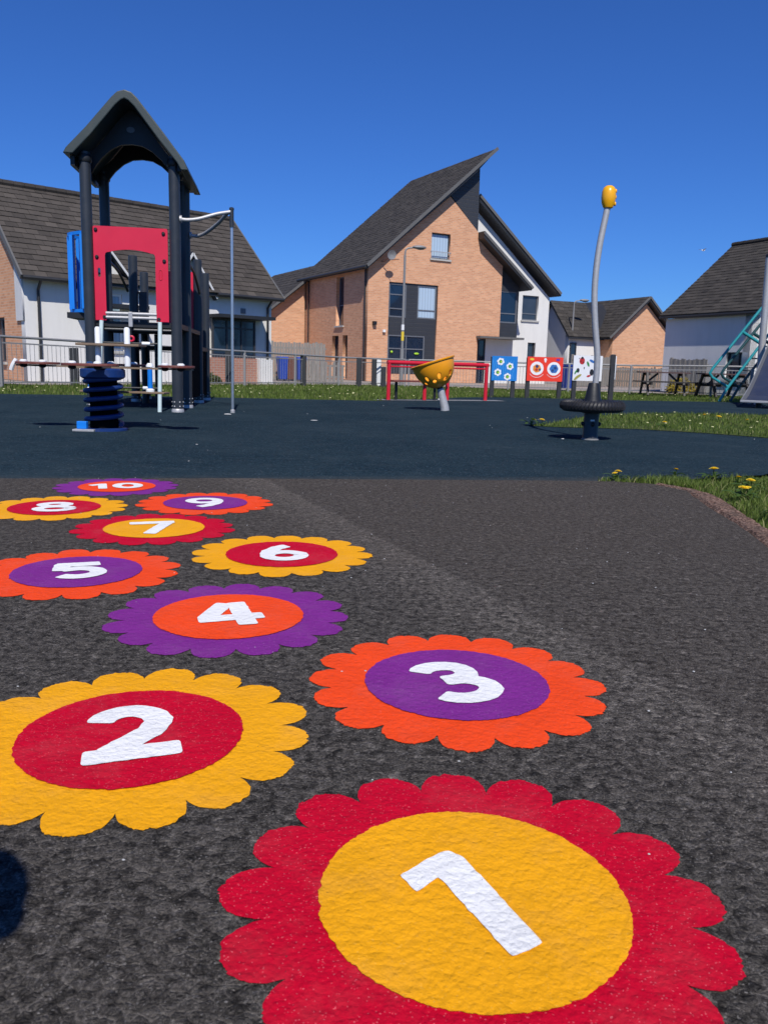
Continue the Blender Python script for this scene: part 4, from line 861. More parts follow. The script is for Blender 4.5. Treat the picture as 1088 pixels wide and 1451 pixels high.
# ------------------------------------------------------------------ spring platform
def springer():
    t = thing('spring_rocker', 'low spring rocker with brown seat boards on a thick blue coil', 'spring rocker', (-2.625, 7.60, 0), -3)
    MB().lathe([(0.21, 0.0), (0.21, 0.018), (0.19, 0.024)], 28).build('base_plate', 'coilblue_shaded', t, smooth=True)
    pts = [(0.158 * math.cos(a), 0.158 * math.sin(a), 0.055 + 0.43 * a / (2 * math.pi * 5)) for a in [k * math.pi / 12 for k in range(121)]]
    MB().tube(pts, 0.022, 10).build('coil', 'coilblue_shaded', t, smooth=True)
    MB().lathe([(0.128, 0.02), (0.122, 0.25), (0.128, 0.53)], 24).build('core', 'matt_black', t, smooth=True)
    MB().lathe([(0.17, 0.47), (0.20, 0.49), (0.20, 0.555), (0.18, 0.568)], 28).build('top_plate', 'coilblue_shaded', t, smooth=True)
    cl = MB().box(-0.20, 0.0, -0.25, -0.16, 0.0, 0.02).build('foot_clamp', 'galv', t, bevel=0.004); MB().box(-0.17, -0.08, -0.22, -0.17, 0.021, 0.09).build('clamp_block', 'blue', cl, bevel=0.006)
    for a, b_ in (((-0.80, 0.0), (0.84, 0.0)), ((0.06, -0.62), (0.06, 0.62))): MB().bar((a[0], a[1], 0.577), (b_[0], b_[1], 0.577), 0.07, 0.016).build('cross_arm', 'board_tan', t)
    def seat(cx, cy, rx, ry, z, nm='seat_board'):
        q = MB().prism([(cx + rx * math.cos(2 * math.pi * k / 28), cy + ry * math.sin(2 * math.pi * k / 28)) for k in range(28)], 0, 0.022)
        q.v = [(a, c, z + b_) for a, b_, c in q.v]; s_ = q.build(nm, 'seat_brown', t, bevel=0.004)
        for dx in (-0.55, 0.35):
            MB().lathe([(0.035, 0), (0.035, 0.01), (0.02, 0.02)], 12, (cx + dx * rx, cy - ry * 0.3, z + 0.0225)).build('bolt_cap', 'white_pl', s_, smooth=True)
            MB().ball((cx + dx * rx, cy - ry * 0.3, z - 0.012), (0.035, 0.035, 0.02), 12, 6).build('bolt_nut', 'black', s_, smooth=True)
    seat(-0.61, 0.0, 0.20, 0.17, 0.588); seat(0.69, 0.0, 0.165, 0.17, 0.588); seat(0.06, -0.42, 0.25, 0.17, 0.588); seat(0.06, 0.45, 0.25, 0.17, 0.588)
    # raised back board and its grips
    MB().box(-0.26, 0.335, 0.02, 0.24, 0.772, 0.794).build('hand_board', 'board_tan', t, bevel=0.004)
    for u in (-0.085, 0.192):
        MB().tube([(u, 0.12, 0.59), (u, 0.12, 0.93), (u, 0.12, 0.945)], [0.027, 0.027, 0.018], 12).build('grip', 'white_pl', t, smooth=True)
    fb = MB().box(-0.34, 0.49, 0.26, 0.42, 0.335, 0.353).build('footboard', 'board_tan', t, bevel=0.004)
    for u in (-0.245, 0.338):
        lg = MB().tube([(u, 0.30, 0.355), (u, 0.30, 0.585)], 0.024, 12).build('footboard_leg', 'blue', t, smooth=True)
        MB().lathe([(0.04, 0.354), (0.04, 0.372), (0.025, 0.385)], 14, (u, 0.30, 0)).build('leg_cap', 'white_pl', lg, smooth=True); MB().lathe([(0.035, 0.588), (0.035, 0.602), (0.02, 0.625)], 14, (u, 0.30, 0)).build('leg_cap', 'white_pl', lg, smooth=True)
    MB().tube(catmull([(-0.80, -0.02, 0.63), (-0.83, -0.03, 0.58), (-0.85, -0.03, 0.53)], 5), 0.02, 8).build('end_grip', 'white_pl', t, smooth=True)
springer()

# ------------------------------------------------------------------ spinning bowl
def bowl():
    t = thing('spinner_bowl', 'tilted amber bowl spinner with cut-out holes on a silver post', 'spinner bowl', (0.91, 12.87, 0), 0)
    ax = Vector((-0.33, 0.03, 1)).normalized()
    po = MB().tube([(0.0, 0, 0.0), (-0.005, 0, 0.05), (-0.085, 0, 0.34)], [0.070, 0.068, 0.056], 18).build('post', 'galv', t, smooth=True)
    MB().ball((-0.105, -0.02, 0.17), 0.02, 8, 6).build('bolt', 'galv', po, smooth=True)
    hb = Vector((-0.087, 0, 0.335)); MB().tube([hb, hb + ax * 0.05], 0.05, 16).build('hub', 'black', t, smooth=True)
    n, m = 128, 44; prof = []
    for i in range(m + 1):
        s_ = i / m; prof.append((0.325 * math.sin(s_ * math.pi * 0.47) ** 0.86, 0.385 * (1 - math.cos(s_ * math.pi * 0.5)) ** 0.92))
    holes = []
    for k in range(8): holes.append((2 * math.pi * k / 8 + 0.2, 0.60, 0.10, 0.085)); holes.append((2 * math.pi * (k + 0.5) / 8 + 0.2, 0.46, 0.14, 0.060))
    v = [(r * math.cos(2 * math.pi * k / n), r * math.sin(2 * math.pi * k / n), z) for r, z in prof for k in range(n)]; f = []
    for i in range(m):
        for k in range(n):
            a = 2 * math.pi * (k + 0.5) / n; s_ = (i + 0.5) / m
            if any((((a - ha + math.pi) % (2 * math.pi) - math.pi) / hw) ** 2 + ((s_ - hs) / hh) ** 2 < 1 for ha, hs, hw, hh in holes): continue
            f.append((i * n + k, i * n + (k + 1) % n, (i + 1) * n + (k + 1) % n, (i + 1) * n + k))
    q = Matrix.Translation(hb + ax * 0.03) @ ax.to_track_quat('Z', 'Y').to_matrix().to_4x4()
    b = MB(); b.add(v, f); o = b.build('bowl', 'bowl', t, q, True); s_ = o.modifiers.new('wall', 'SOLIDIFY'); s_.thickness = 0.014; s_.offset = 0
    zt = prof[-1][1]; MB().lathe([(0.312, zt - 0.012), (0.352, zt + 0.0), (0.358, zt + 0.018), (0.345, zt + 0.026), (0.312, zt + 0.018)], 64, cap=False).build('rim', 'bowl', o, q, True)
bowl()

# ------------------------------------------------------------------ stand-up spinner with tyre seat
def ball_spinner():
    t = thing('standing_spinner', 'bent steel pole spinner with yellow knob and round black tyre seat', 'spinner', (2.01, 8.05, 0), 0)
    MB().lathe([(0.078, 0.0), (0.074, 0.012), (0.072, 0.30)], 24).build('stem', 'navy_steel', t, smooth=True); st = t.children[-1]
    MB().lathe([(0.085, 0.0), (0.085, 0.008), (0.076, 0.014)], 24).build('base_ring', 'galv_dull', st, smooth=True)
    for a in range(4): MB().ball((0.078 * math.cos(a * 1.57), 0.078 * math.sin(a * 1.57), 0.155), (0.022, 0.022, 0.022), 10, 6).build('bolt', 'black', st, smooth=True)
    MB().box(-0.025, 0.015, -0.0765, -0.070, 0.185, 0.20).build('maker_plate', 'white_pl', st)
    MB().lathe([(0.095, 0.262), (0.105, 0.29), (0.10, 0.31)], 24).build('bearing', 'black', st, smooth=True)
    MB().tube([(0.255 * math.cos(a * math.pi / 32), 0.255 * math.sin(a * math.pi / 32), 0.33) for a in range(64)], 0.055, 14, closed=True).build('tyre_seat', 'tyre', t, smooth=True); ty = t.children[-1]
    b = MB()
    for k in range(52):
        a = 2 * math.pi * k / 52; c, s_ = math.cos(a), math.sin(a)
        b.tube([(0.255 * c + 0.056 * math.cos(e) * c - 0.02 * math.sin(e) * s_, 0.255 * s_ + 0.056 * math.cos(e) * s_ + 0.02 * math.sin(e) * c, 0.33 + 0.056 * math.sin(e)) for e in (-0.5, 0.1, 0.7, 1.3)], 0.0075, 5)
    b.build('tread_ribs', 'tyre', ty)
    MB().lathe([(0.20, 0.315), (0.20, 0.345), (0.10, 0.36)], 28).build('seat_disc', 'black', t, smooth=True)
    MB().lathe([(0.092, 0.36), (0.075, 0.42), (0.052, 0.54), (0.045, 0.552), (0.03, 0.555)], 20).build('cone', 'black', t, smooth=True)
    MB().tube(catmull([(0.015, 0, 0.5), (0.018, 0, 0.70), (0.008, 0, 0.86), (-0.03, 0, 1.12), (-0.055, 0, 1.38), (-0.055, 0, 1.64), (-0.035, 0, 1.88), (0.0, 0, 2.12), (0.008, 0, 2.20)], 8), 0.030, 16).build('pole', 'galv', t, smooth=True)
    k = MB(); k.lathe([(0.02, -0.105), (0.045, -0.092), (0.062, -0.05), (0.067, 0.0), (0.064, 0.05), (0.052, 0.085), (0.03, 0.102), (0.0, 0.106)], 24, (0.013, 0, 2.275), False); kb = k.build('knob', 'ball', t, smooth=True)
    for zz in (-0.06, 0.0, 0.055): MB().ball((0.072, -0.015, 2.275 + zz), (0.012, 0.016, 0.02), 10, 6).build('knob_rib', 'ball', kb, smooth=True)
ball_spinner()

# ------------------------------------------------------------------ red frame with bench
def red_frame():
    t = thing('red_frame', 'low red tubular frame with a dark bench behind the amber bowl', 'exercise bench', (0.02, 16.42, 0), 27.3)
    for u, h in ((0, 0.74), (0.83, 0.36), (1.37, 0.74), (2.32, 0.74)): MB().tube([(u, 0, 0.008), (u, 0, h)], 0.040, 12).build('upright', 'red_paint', t, smooth=True)
    MB().tube([(-0.04, 0, 0.745), (2.36, 0, 0.745)], 0.042, 12).build('top_rail', 'red_paint', t, smooth=True)
    MB().tube([(-0.02, 0.0, 0.665), (2.34, 0.0, 0.665)], 0.016, 8).build('lower_rail', 'red_paint', t, smooth=True)
    MB().box(0.045, 1.32, -0.14, 0.14, 0.365, 0.40).build('bench_seat', 'seat_brown', t, bevel=0.006)
    MB().tube([(0.2, 0.05, 0.008), (0.2, 0.05, 0.364)], 0.03, 10).build('bench_leg', 'black', t, smooth=True); MB().tube([(1.1, 0.05, 0.008), (1.1, 0.05, 0.364)], 0.03, 10).build('bench_leg', 'black', t, smooth=True)
red_frame()

# ------------------------------------------------------------------ play panels
def panel_thing(name, label, loc, rz, board, u0, u1, z0, z1, posts, ptop):
    t = thing(name, label, 'play sign', loc, rz, 'printed play panels along the grass')
    for u in posts: MB().box(u - 0.05, u + 0.05, 0.02, 0.12, -0.02, ptop).build('post', 'bollard', t, bevel=0.006)
    return t, plate('board', rrect(u0, u1, z0, z1, 0.012, 3), board, t, (), 0.018, 0.0)
t, bd = panel_thing('play_sign', 'blue play panel printed with white blossoms and wavy lines', (2.82, 20.12, 0), 0, 'panel_blue', -0.30, 0.32, 0.40, 0.99, (-0.27, 0.24), 0.97)
pr = MB(); pg = MB(); py = MB(); ps = MB()
for cx, cz in ((-0.09, 0.86), (0.14, 0.75), (-0.15, 0.60), (0.09, 0.50)):
    for k in range(6): pr.disc(cx + 0.055 * math.cos(k * 1.047 + cz), cz + 0.055 * math.sin(k * 1.047 + cz), 0.036, -0.0035 - k * 0.0002, 10)
    MB().disc(cx, cz, 0.042, -0.006, 12).build('leaf_print', 'ink_green', bd); MB().disc(cx + 0.01, cz - 0.005, 0.022, -0.007, 10).build('bloom_print', 'ink_lime', bd)
for k in range(9): ps.tube([(-0.26 + 0.06 * k + 0.015 * math.sin(q * 1.3 + k), -0.0005, 0.44 + 0.05 * q) for q in range(10)], 0.004, 4)
for b_, nm, mt in ((pr, 'blossom_print', 'ink_white'), (ps, 'wave_print', 'ink_sky')): tag(b_.build(nm, mt, bd), kind='stuff')
t, bd = panel_thing('play_sign', 'orange-red play panel with two white round picture dials', (3.86, 20.43, 0), 0, 'panel_orange', -0.43, 0.45, 0.41, 1.0, (-0.39, 0.40), 0.98)
MB().disc(-0.19, 0.72, 0.165, -0.004, 32).disc(0.23, 0.72, 0.165, -0.004, 32).build('dial_print', 'ink_white', bd)
MB().disc(-0.19, 0.72, 0.105, -0.006, 7).build('shape_print', 'ink_orange', bd); b = MB()
for k in range(6): b.disc(0.23 + 0.05 * math.cos(k * 1.05), 0.72 + 0.05 * math.sin(k * 1.05), 0.06, -0.006 - k * 0.0003, 10)
b.build('shape_print', 'ink_mid', bd)
MB().disc(-0.19, 0.77, 0.04, -0.0075, 8).disc(-0.12, 0.69, 0.03, -0.0075, 8).build('spot_print', 'ink_navy', bd); MB().disc(-0.20, 0.69, 0.035, -0.0085, 8).build('spot_print', 'ink_red', bd); MB().disc(0.26, 0.74, 0.035, -0.0095, 8).disc(0.20, 0.68, 0.03, -0.0095, 8).build('spot_print', 'ink_navy', bd)
MB().disc(0.01, 0.94, 0.035, -0.004, 12).disc(0.01, 0.89, 0.022, -0.0043, 10).build('badge_print', 'ink_white', bd); MB().disc(-0.32, 0.94, 0.055, -0.004, 10, 0.03).build('badge_print', 'ink_yellow', bd); MB().disc(0.32, 0.94, 0.055, -0.004, 10, 0.03).build('badge_print', 'ink_purple', bd)
b = MB()
for cx in (-0.19, 0.23): b.tube([(cx + 0.20 * math.cos(R(a)), -0.001, 0.70 + 0.20 * math.sin(R(a))) for a in range(215, 326, 11)], 0.007, 4)
b.build('arc_print', 'ink_white', bd)
t, bd = panel_thing('play_sign', 'white play panel printed with a ladybird and leaves behind the bent pole', (4.90, 20.28, 0), 0, 'panel_white', -0.37, 0.34, 0.45, 1.06, (-0.31, 0.30), 1.04)
MB().disc(-0.16, 0.93, 0.065, -0.004, 16, 0.085).build('ladybird_print', 'ink_red', bd); MB().disc(-0.16, 1.0, 0.03, -0.0055, 10).disc(-0.19, 0.92, 0.014, -0.006, 8).disc(-0.13, 0.90, 0.014, -0.006, 8).disc(-0.25, 0.70, 0.04, -0.004, 12, 0.055).disc(0.09, 0.66, 0.05, -0.004, 14, 0.08).disc(-0.10, 0.76, 0.012, -0.004, 8, 0.03).disc(-0.23, 0.99, 0.012, -0.004, 8).build('beetle_print', 'ink_black', bd)
MB().disc(-0.01, 0.86, 0.025, -0.004, 12, 0.07, 0.4).disc(-0.30, 0.66, 0.02, -0.0065, 12, 0.06, -0.5).build('leaf_print', 'ink_green', bd); MB().disc(-0.24, 0.55, 0.10, -0.0045, 14, 0.03, 0.6).disc(-0.29, 0.50, 0.06, -0.0048, 12, 0.025, 0.6).build('stem_print', 'ink_olive', bd); MB().disc(0.08, 0.93, 0.07, -0.004, 12, 0.03, -0.5).disc(0.2, 0.8, 0.05, -0.0042, 12, 0.09, -0.3).build('butterfly_print', 'ink_mid', bd); MB().disc(0.02, 0.57, 0.05, -0.0045, 12, 0.025, 0.3).disc(0.22, 0.6, 0.04, -0.0047, 12, 0.06, 0.3).build('berry_print', 'ink_red', bd)
t, bd = panel_thing('play_sign', 'play panel seen edge-on, rightmost of the panels', (5.55, 20.25, 0), 78, 'panel_white', -0.30, 0.34, 0.5, 1.06, (-0.25, 0.28), 1.10)

# ------------------------------------------------------------------ slide
def slide():
    t = thing('slide', 'metal slide with teal ladder rails at the right edge', 'slide', (8.68, 21.54, 0), 0)
    def rail(pts, mat, nm, y=0.0, r=0.036): return MB().tube(catmull([(a, y, z) for a, z in pts], 6), r, 10).build(nm, mat, t, smooth=True)
    def straight(pts, mat, nm, y=0.0, r=0.036): return MB().tube([(a, y, z) for a, z in pts], r, 10).build(nm, mat, t, smooth=True)
    for y, mt in ((0.0, 'teal'), (0.5, 'teal_shaded')):
        dx = 0.50 if y else 0
        straight([(0.0 + dx, 0.0), (0.17 + dx, 0.33), (0.24 + dx, 0.44), (1.75 + dx, 2.72)], mt, 'stringer', y)
        straight([(0.20 + dx, 0.38), (-0.24 + dx, 0.62), (-0.31 + dx, 0.72), (-0.25 + dx, 0.84), (0.87 + dx, 2.42), (1.35 + dx, 3.1)], mt, 'handrail', y)
        straight([(0.42 + dx, 1.80), (0.95 + dx, 1.50)], mt, 'rail_brace', y, 0.042)
    for k in range(7): MB().bar((0.32 + k * 0.21, 0.04, 0.5 + k * 0.318), (0.76 + k * 0.21, 0.46, 0.5 + k * 0.318), 0.10, 0.03).build('tread', 'black', t)
    MB().tube([(0.33, -1.5, 0.0), (0.25, -1.5, 3.45)], 0.080, 16).build('support_post', 'galv', t, smooth=True); MB().lathe([(0.088, 3.45), (0.088, 3.51), (0.05, 3.53)], 16, (0.25, -1.5, 0)).build('post_cap', 'black', t, smooth=True)
    MB().box(1.75, 3.0, -0.6, 0.7, 2.62, 2.72).build('platform', 'galv_dull', t, bevel=0.01)
    MB().tube([(2.9, 0.6, 0), (2.9, 0.6, 3.9)], 0.085, 14).build('support_post', 'galv', t, smooth=True)
    # chute: cross-section swept down toward the lip
    a0, a1 = Vector((1.75, -0.6, 2.66)), Vector((-0.82, -4.0, 0.12)); path = []
    d2 = Vector((a1.x - a0.x, a1.y - a0.y, 0)).normalized(); sd_ = Vector((-d2.y, d2.x, 0))
    prof = [(0.0, 2.66), (0.08, 2.62), (0.2, 2.35), (0.35, 1.9), (0.5, 1.42), (0.62, 1.02), (0.72, 0.70), (0.80, 0.46), (0.87, 0.26), (0.92, 0.18), (1.0, 0.14)]
    L = (Vector((a1.x, a1.y)) - Vector((a0.x, a0.y))).length
    st = [(Vector((a0.x, a0.y, 0)) + d2 * L * s_ + Vector((0, 0, z)), s_) for s_, z in prof]
    for sg in (-1, 1):
        b = MB(); vv = []
        for q, s_ in st:
            h = 0.20 if s_ < 0.9 else 0.20 - 1.6 * (s_ - 0.9)
            o = sd_ * 0.29 * sg; w_ = sd_ * 0.02 * sg
            vv.append([q + o - Vector((0, 0, 0.06)), q + o + w_ - Vector((0, 0, 0.06)), q + o + w_ + Vector((0, 0, h)), q + o + Vector((0, 0, h))])
        for i in range(len(vv) - 1): b.hexa(vv[i], vv[i + 1])
        b.build('chute_side', 'slide', t)
    b = MB()
    for i in range(len(st) - 1):
        p0, p1 = st[i][0], st[i + 1][0]; o = sd_ * 0.288
        b.hexa([p0 - o, p0 + o, p0 + o - Vector((0, 0, 0.03)), p0 - o - Vector((0, 0, 0.03))], [p1 - o, p1 + o, p1 + o - Vector((0, 0, 0.03)), p1 - o - Vector((0, 0, 0.03))])
    b.build('chute_bed', 'sky_tinted_bed', t)
    e = st[-1][0]; MB().bar(e - sd_ * 0.31 + d2 * 0.03, e + sd_ * 0.31 + d2 * 0.03, 0.10, 0.05).build('chute_lip', 'galv', t, bevel=0.01)
    q = e - d2 * 0.25; MB().tube([(q.x, q.y, 0), (q.x, q.y, q.z - 0.03)], 0.06, 12).build('lip_leg', 'black', t, smooth=True)
slide()
tag(MB().tube([(8.95, 20.35, 0), (8.95, 20.35, 0.86)], 0.04, 12).build('steel_post', 'galv_dull', None, smooth=True), 'short grey steel post in the grass between slide ladder and chute', 'post')

# ------------------------------------------------------------------ fences
def railing(label, pts, every=2.3):
    t = thing('metal_fence', label, 'fence', (pts[0][0], pts[0][1], 0), 0); O = Vector((pts[0][0], pts[0][1], 0))
    bars = MB()
    for i in range(len(pts) - 1):
        a, b = Vector((pts[i][0], pts[i][1], 0)) - O, Vector((pts[i + 1][0], pts[i + 1][1], 0)) - O; ha, hb = pts[i][2], pts[i + 1][2]; L = (b - a).length; n = max(1, round(L / every))
        for k in range(n + (1 if i == len(pts) - 2 else 0)):
            q = a.lerp(b, k / n); h = ha + (hb - ha) * k / n; MB().box(q.x - 0.03, q.x + 0.03, q.y - 0.03, q.y + 0.03, -0.03, h + 0.0).build('fence_post', 'galv_dull', t)
        MB().tube([a + Vector((0, 0, ha)), b + Vector((0, 0, hb))], 0.028, 8).build('top_rail', 'galv_dull', t, smooth=True)
        for z in (0.10, -0.13): MB().bar(a + Vector((0, 0, (z if z > 0 else ha + z))), b + Vector((0, 0, (z if z > 0 else hb + z))), 0.012, 0.03).build('rail', 'galv_dull', t)
        m_ = int(L / 0.105)
        for k in range(m_):
            q = a.lerp(b, (k + 0.5) / m_); h = ha + (hb - ha) * (k + 0.5) / m_; bars.tube([q + Vector((0, 0, 0.08)), q + Vector((0, 0, h - 0.12))], 0.006, 4, cap=False)
    tag(bars.build('bars', 'galv_dull', t), kind='stuff')
railing('low grey bar fence crossing behind the tower toward the brick house', [(-14.2, 8.6, 1.06), (-8.25, 17.6, 1.07), (-5.3, 21.7, 1.0), (-1.6, 27.0, 0.92), (0.6, 28.6, 0.92)])
railing('low grey bar fence running behind the play panels to the right', [(0.72, 28.6, 0.92), (4.15, 28.4, 0.92), (8.1, 27.6, 0.93), (10.5, 26.8, 0.97), (14.5, 25.6, 1.0)])

def bollards():
    spec = [(74, -7.55, 19.9, 0.90, 'charcoal bollard behind the left arm of the spring rocker'), (318, -4.55, 23.6, 0.98, 'charcoal bollard right of the fire pole'), (416, -2.62, 25.6, 0.93, 'charcoal bollard in front of the brown bin'), (502, -0.95, 27.2, 0.93, 'charcoal bollard at the foot of the tall brick corner'), (525, -0.46, 27.6, 0.90, 'charcoal bollard just left of the white post'), (538, -0.15, 27.6, 0.66, 'shortest charcoal bollard just right of the white post')]
    o = None
    for px, x, y, h, lb in spec:
        c = tag(MB().box(-0.085, 0.085, -0.085, 0.085, -0.03, h).build('bollard', 'bollard', None, bevel=0.015), lb, 'bollard', 'charcoal bollards along the fence'); c.location = (x, y, 0)
bollards()
def white_post():
    c = tag(MB().box(-0.09, 0.09, -0.07, 0.07, -0.03, 0.92).build('white_post', 'white_pl', None, bevel=0.02), 'white square-topped post among the charcoal bollards', 'post'); c.location = (-0.33, 28.3, 0)
white_post()
def timber_fence(label, a, b, h, mat='timber', bw=0.11):
    a, b = Vector((*a, 0)), Vector((*b, 0)); d = b - a; t = thing('timber_fence', label, 'fence', tuple(a), math.degrees(math.atan2(d.y, d.x))); L = d.length; n = int(L / bw); bb = MB()
    for k in range(n): bb.box(k * bw + 0.006, (k + 1) * bw - 0.006, -0.012 + 0.01 * (k % 2), 0.01 + 0.01 * (k % 2), 0.02, h + random.uniform(-0.03, 0.03))
    tag(bb.build('boards', mat, t), kind='stuff')
    for z in (0.25, h - 0.25): MB().box(0, L, 0.022, 0.07, z, z + 0.08).build('rail', mat, t)
    for k in range(int(L / 1.8) + 1): MB().box(k * 1.8, k * 1.8 + 0.09, 0.022, 0.11, 0, h + 0.06).build('fence_post', mat, t)
timber_fence('weathered board fence below the low brick gable at left', (-4.75, 33.6), (-2.55, 34.0), 1.52)
timber_fence('weathered board fence left of the low right brick house', (8.6, 38.6), (11.3, 41.5), 1.42)
timber_fence('dark board fence in front of the low right brick gable', (11.0, 40.2), (13.9, 39.4), 0.95, 'timber_dk')
timber_fence('grey picket panel against the white house behind the slide', (10.35, 30.55), (11.15, 28.95), 1.22)
def pale_gate():
    t = thing('slatted_gate', 'low pale slatted gate beside the bins left of the brick house', 'gate', (-2.75, 29.9, 0), 30)
    for k in range(8): MB().box(k * 0.17, k * 0.17 + 0.10, 0, 0.03, 0.05, 0.78 - (0.1 if k % 3 == 1 else 0)).build('slat', 'timber', t)
    for z in (0.2, 0.6): MB().box(-0.05, 1.35, 0.031, 0.07, z, z + 0.07).build('rail', 'timber', t)
pale_gate()
def bin_(label, x, y, mat):
    t = thing('wheelie_bin', label, 'bin', (x, y, 0), 25, 'wheelie bins by the board fence'); t.scale = (0.72, 0.72, 0.95)
    MB().hexa([(-0.2, -0.24, 0.06), (0.2, -0.24, 0.06), (0.2, 0.22, 0.06), (-0.2, 0.22, 0.06)], [(-0.26, -0.32, 0.92), (0.26, -0.32, 0.92), (0.26, 0.3, 0.92), (-0.26, 0.3, 0.92)]).build('body', mat, t, bevel=0.02)
    MB().hexa([(-0.28, -0.36, 0.925), (0.28, -0.36, 0.925), (0.28, 0.34, 0.925), (-0.28, 0.34, 0.925)], [(-0.25, -0.3, 0.99), (0.25, -0.3, 0.99), (0.25, 0.34, 1.0), (-0.25, 0.34, 1.0)]).build('lid', mat, t, bevel=0.015)
    for x_ in (-0.22, 0.22): MB().tube([(x_ - 0.03, 0.24, 0.1), (x_ + 0.03, 0.24, 0.1)], 0.1, 14).build('wheel', 'black', t, smooth=True)
bin_('blue wheelie bin, left of the brown bin', -4.22, 33.0, 'bin_blue'); bin_('brown wheelie bin between two blue bins', -3.93, 33.2, 'bin_brown'); bin_('blue wheelie bin, right of the brown bin', -3.50, 33.0, 'bin_blue'); bin_('blue wheelie bin glimpsed beneath the white play panel', 6.55, 30.2, 'bin_blue')

# ------------------------------------------------------------------ picnic tables
def picnic():
    t = thing('picnic_table', 'brown-topped picnic table on the grass nearest the brick gable', 'picnic table', (8.75, 26.3, 0), -6, 'picnic tables by the fence')
    for k in range(4): MB().box(-0.78, 0.78, -0.30 + k * 0.152, -0.16 + k * 0.152, 0.70, 0.74).build('top_plank', 'table_red', t)
    for s_ in (-1, 1):
        for k in range(2): MB().box(-0.78, 0.78, s_ * 0.68 + k * 0.13 - 0.13, s_ * 0.68 + k * 0.13 - 0.01, 0.41, 0.445).build('seat_plank', 'table', t)
    for u in (-0.55, 0.55):
        MB().bar((u, 0.26, 0.699), (u, 0.62, 0.0), 0.06, 0.09).build('leg', 'table', t); MB().bar((u, -0.26, 0.699), (u, -0.62, 0.0), 0.06, 0.09).build('leg', 'table', t)
        MB().box(u + 0.035, u + 0.085, -0.80, 0.80, 0.33, 0.41).build('seat_bearer', 'table', t); MB().box(u + 0.035, u + 0.085, -0.34, 0.34, 0.62, 0.70).build('top_bearer', 'table', t)
        MB().bar((u, 0, 0.36), (u * 0.3, 0, 0.69), 0.05, 0.06).build('brace', 'table', t)
    c = copy_tree(t); c.location = (10.55, 26.0, 0); c.rotation_euler = (0, 0, R(8)); c['label'] = 'picnic table just left of the teal slide ladder'
picnic()

# ------------------------------------------------------------------ lamp posts
def lamp(label, loc, h, rz, arm, sticker):
    t = thing('street_lamp', label, 'street lamp', loc, rz)
    MB().tube([(0, 0, 0), (0, 0, 1.3), (0, 0, 1.31), (0, 0, h - 0.25)], [0.075, 0.075, 0.05, 0.04], 12).build('column', 'galv_dull', t, smooth=True)
    MB().tube(catmull([(0, 0, h - 0.26), (0.02, 0, h - 0.08), (0.12, 0, h), (arm, 0, h + 0.03)], 6), 0.03, 10).build('bracket_arm', 'galv_dull', t, smooth=True)
    hd = MB().ball((arm + 0.2, 0, h + 0.05), (0.27, 0.12, 0.07), 16, 8).build('lamp_head', 'galv_dull', t, smooth=True); MB().ball((arm + 0.24, 0, h + 0.015), (0.17, 0.09, 0.055), 14, 8).build('diffuser', 'glass_grey', hd, smooth=True)
    if sticker:
        MB().lathe([(0.056, 1.62), (0.056, 1.95)], 14, cap=False).build('warning_band', 'ink_yellow', t, smooth=True); MB().lathe([(0.058, 2.0), (0.058, 2.2)], 14, cap=False).build('number_band', 'ink_white', t, smooth=True)
lamp('street lamp on a grey column in front of the tall brick house', (0.50, 30.6, 0), 4.9, 12, 0.32, True)
lamp('thin street lamp standing right of the white house', (9.7, 44.2, 0), 4.35, 10, 0.36, False)

# ------------------------------------------------------------------ gull
def gull():
    t = thing('gull', 'white gull gliding in the blue sky at right', 'bird', (21.05, 57.4, 9.0), 25); t.scale = (0.62,) * 3
    MB().ball((0, 0, 0), (0.21, 0.06, 0.06), 14, 8).build('body', 'gull_white', t, smooth=True); MB().ball((0.23, 0, 0.025), (0.06, 0.045, 0.045), 10, 7).build('head', 'gull_white', t, smooth=True)
    MB().tube([(0.27, 0, 0.02), (0.33, 0, 0.01)], [0.015, 0.004], 6).build('beak', 'ink_yellow', t); MB().hexa([(-0.18, -0.03, 0), (-0.18, 0.03, 0), (-0.32, 0.07, 0), (-0.32, -0.07, 0)], [(-0.18, -0.03, 0.02), (-0.18, 0.03, 0.02), (-0.32, 0.07, 0.008), (-0.32, -0.07, 0.008)]).build('tail', 'gull_white', t)
    for s_ in (-1, 1):
        b = MB(); st = [(0.0, 0.04, 0.03, 0.11), (0.02, 0.22, 0.13, 0.10), (0.0, 0.40, 0.15, 0.075), (-0.07, 0.58, 0.12, 0.02)]
        for i in range(3):
            x0, y0, z0, c0 = st[i]; x1, y1, z1, c1 = st[i + 1]
            b.hexa([(x0 + c0, s_ * y0, z0), (x0 - c0, s_ * y0, z0), (x1 - c1, s_ * y1, z1), (x1 + c1, s_ * y1, z1)], [(x0 + c0, s_ * y0, z0 + 0.016), (x0 - c0, s_ * y0, z0 + 0.012), (x1 - c1, s_ * y1, z1 + 0.012), (x1 + c1, s_ * y1, z1 + 0.014)])
        b.build('wing', 'gull_grey', t)
gull()

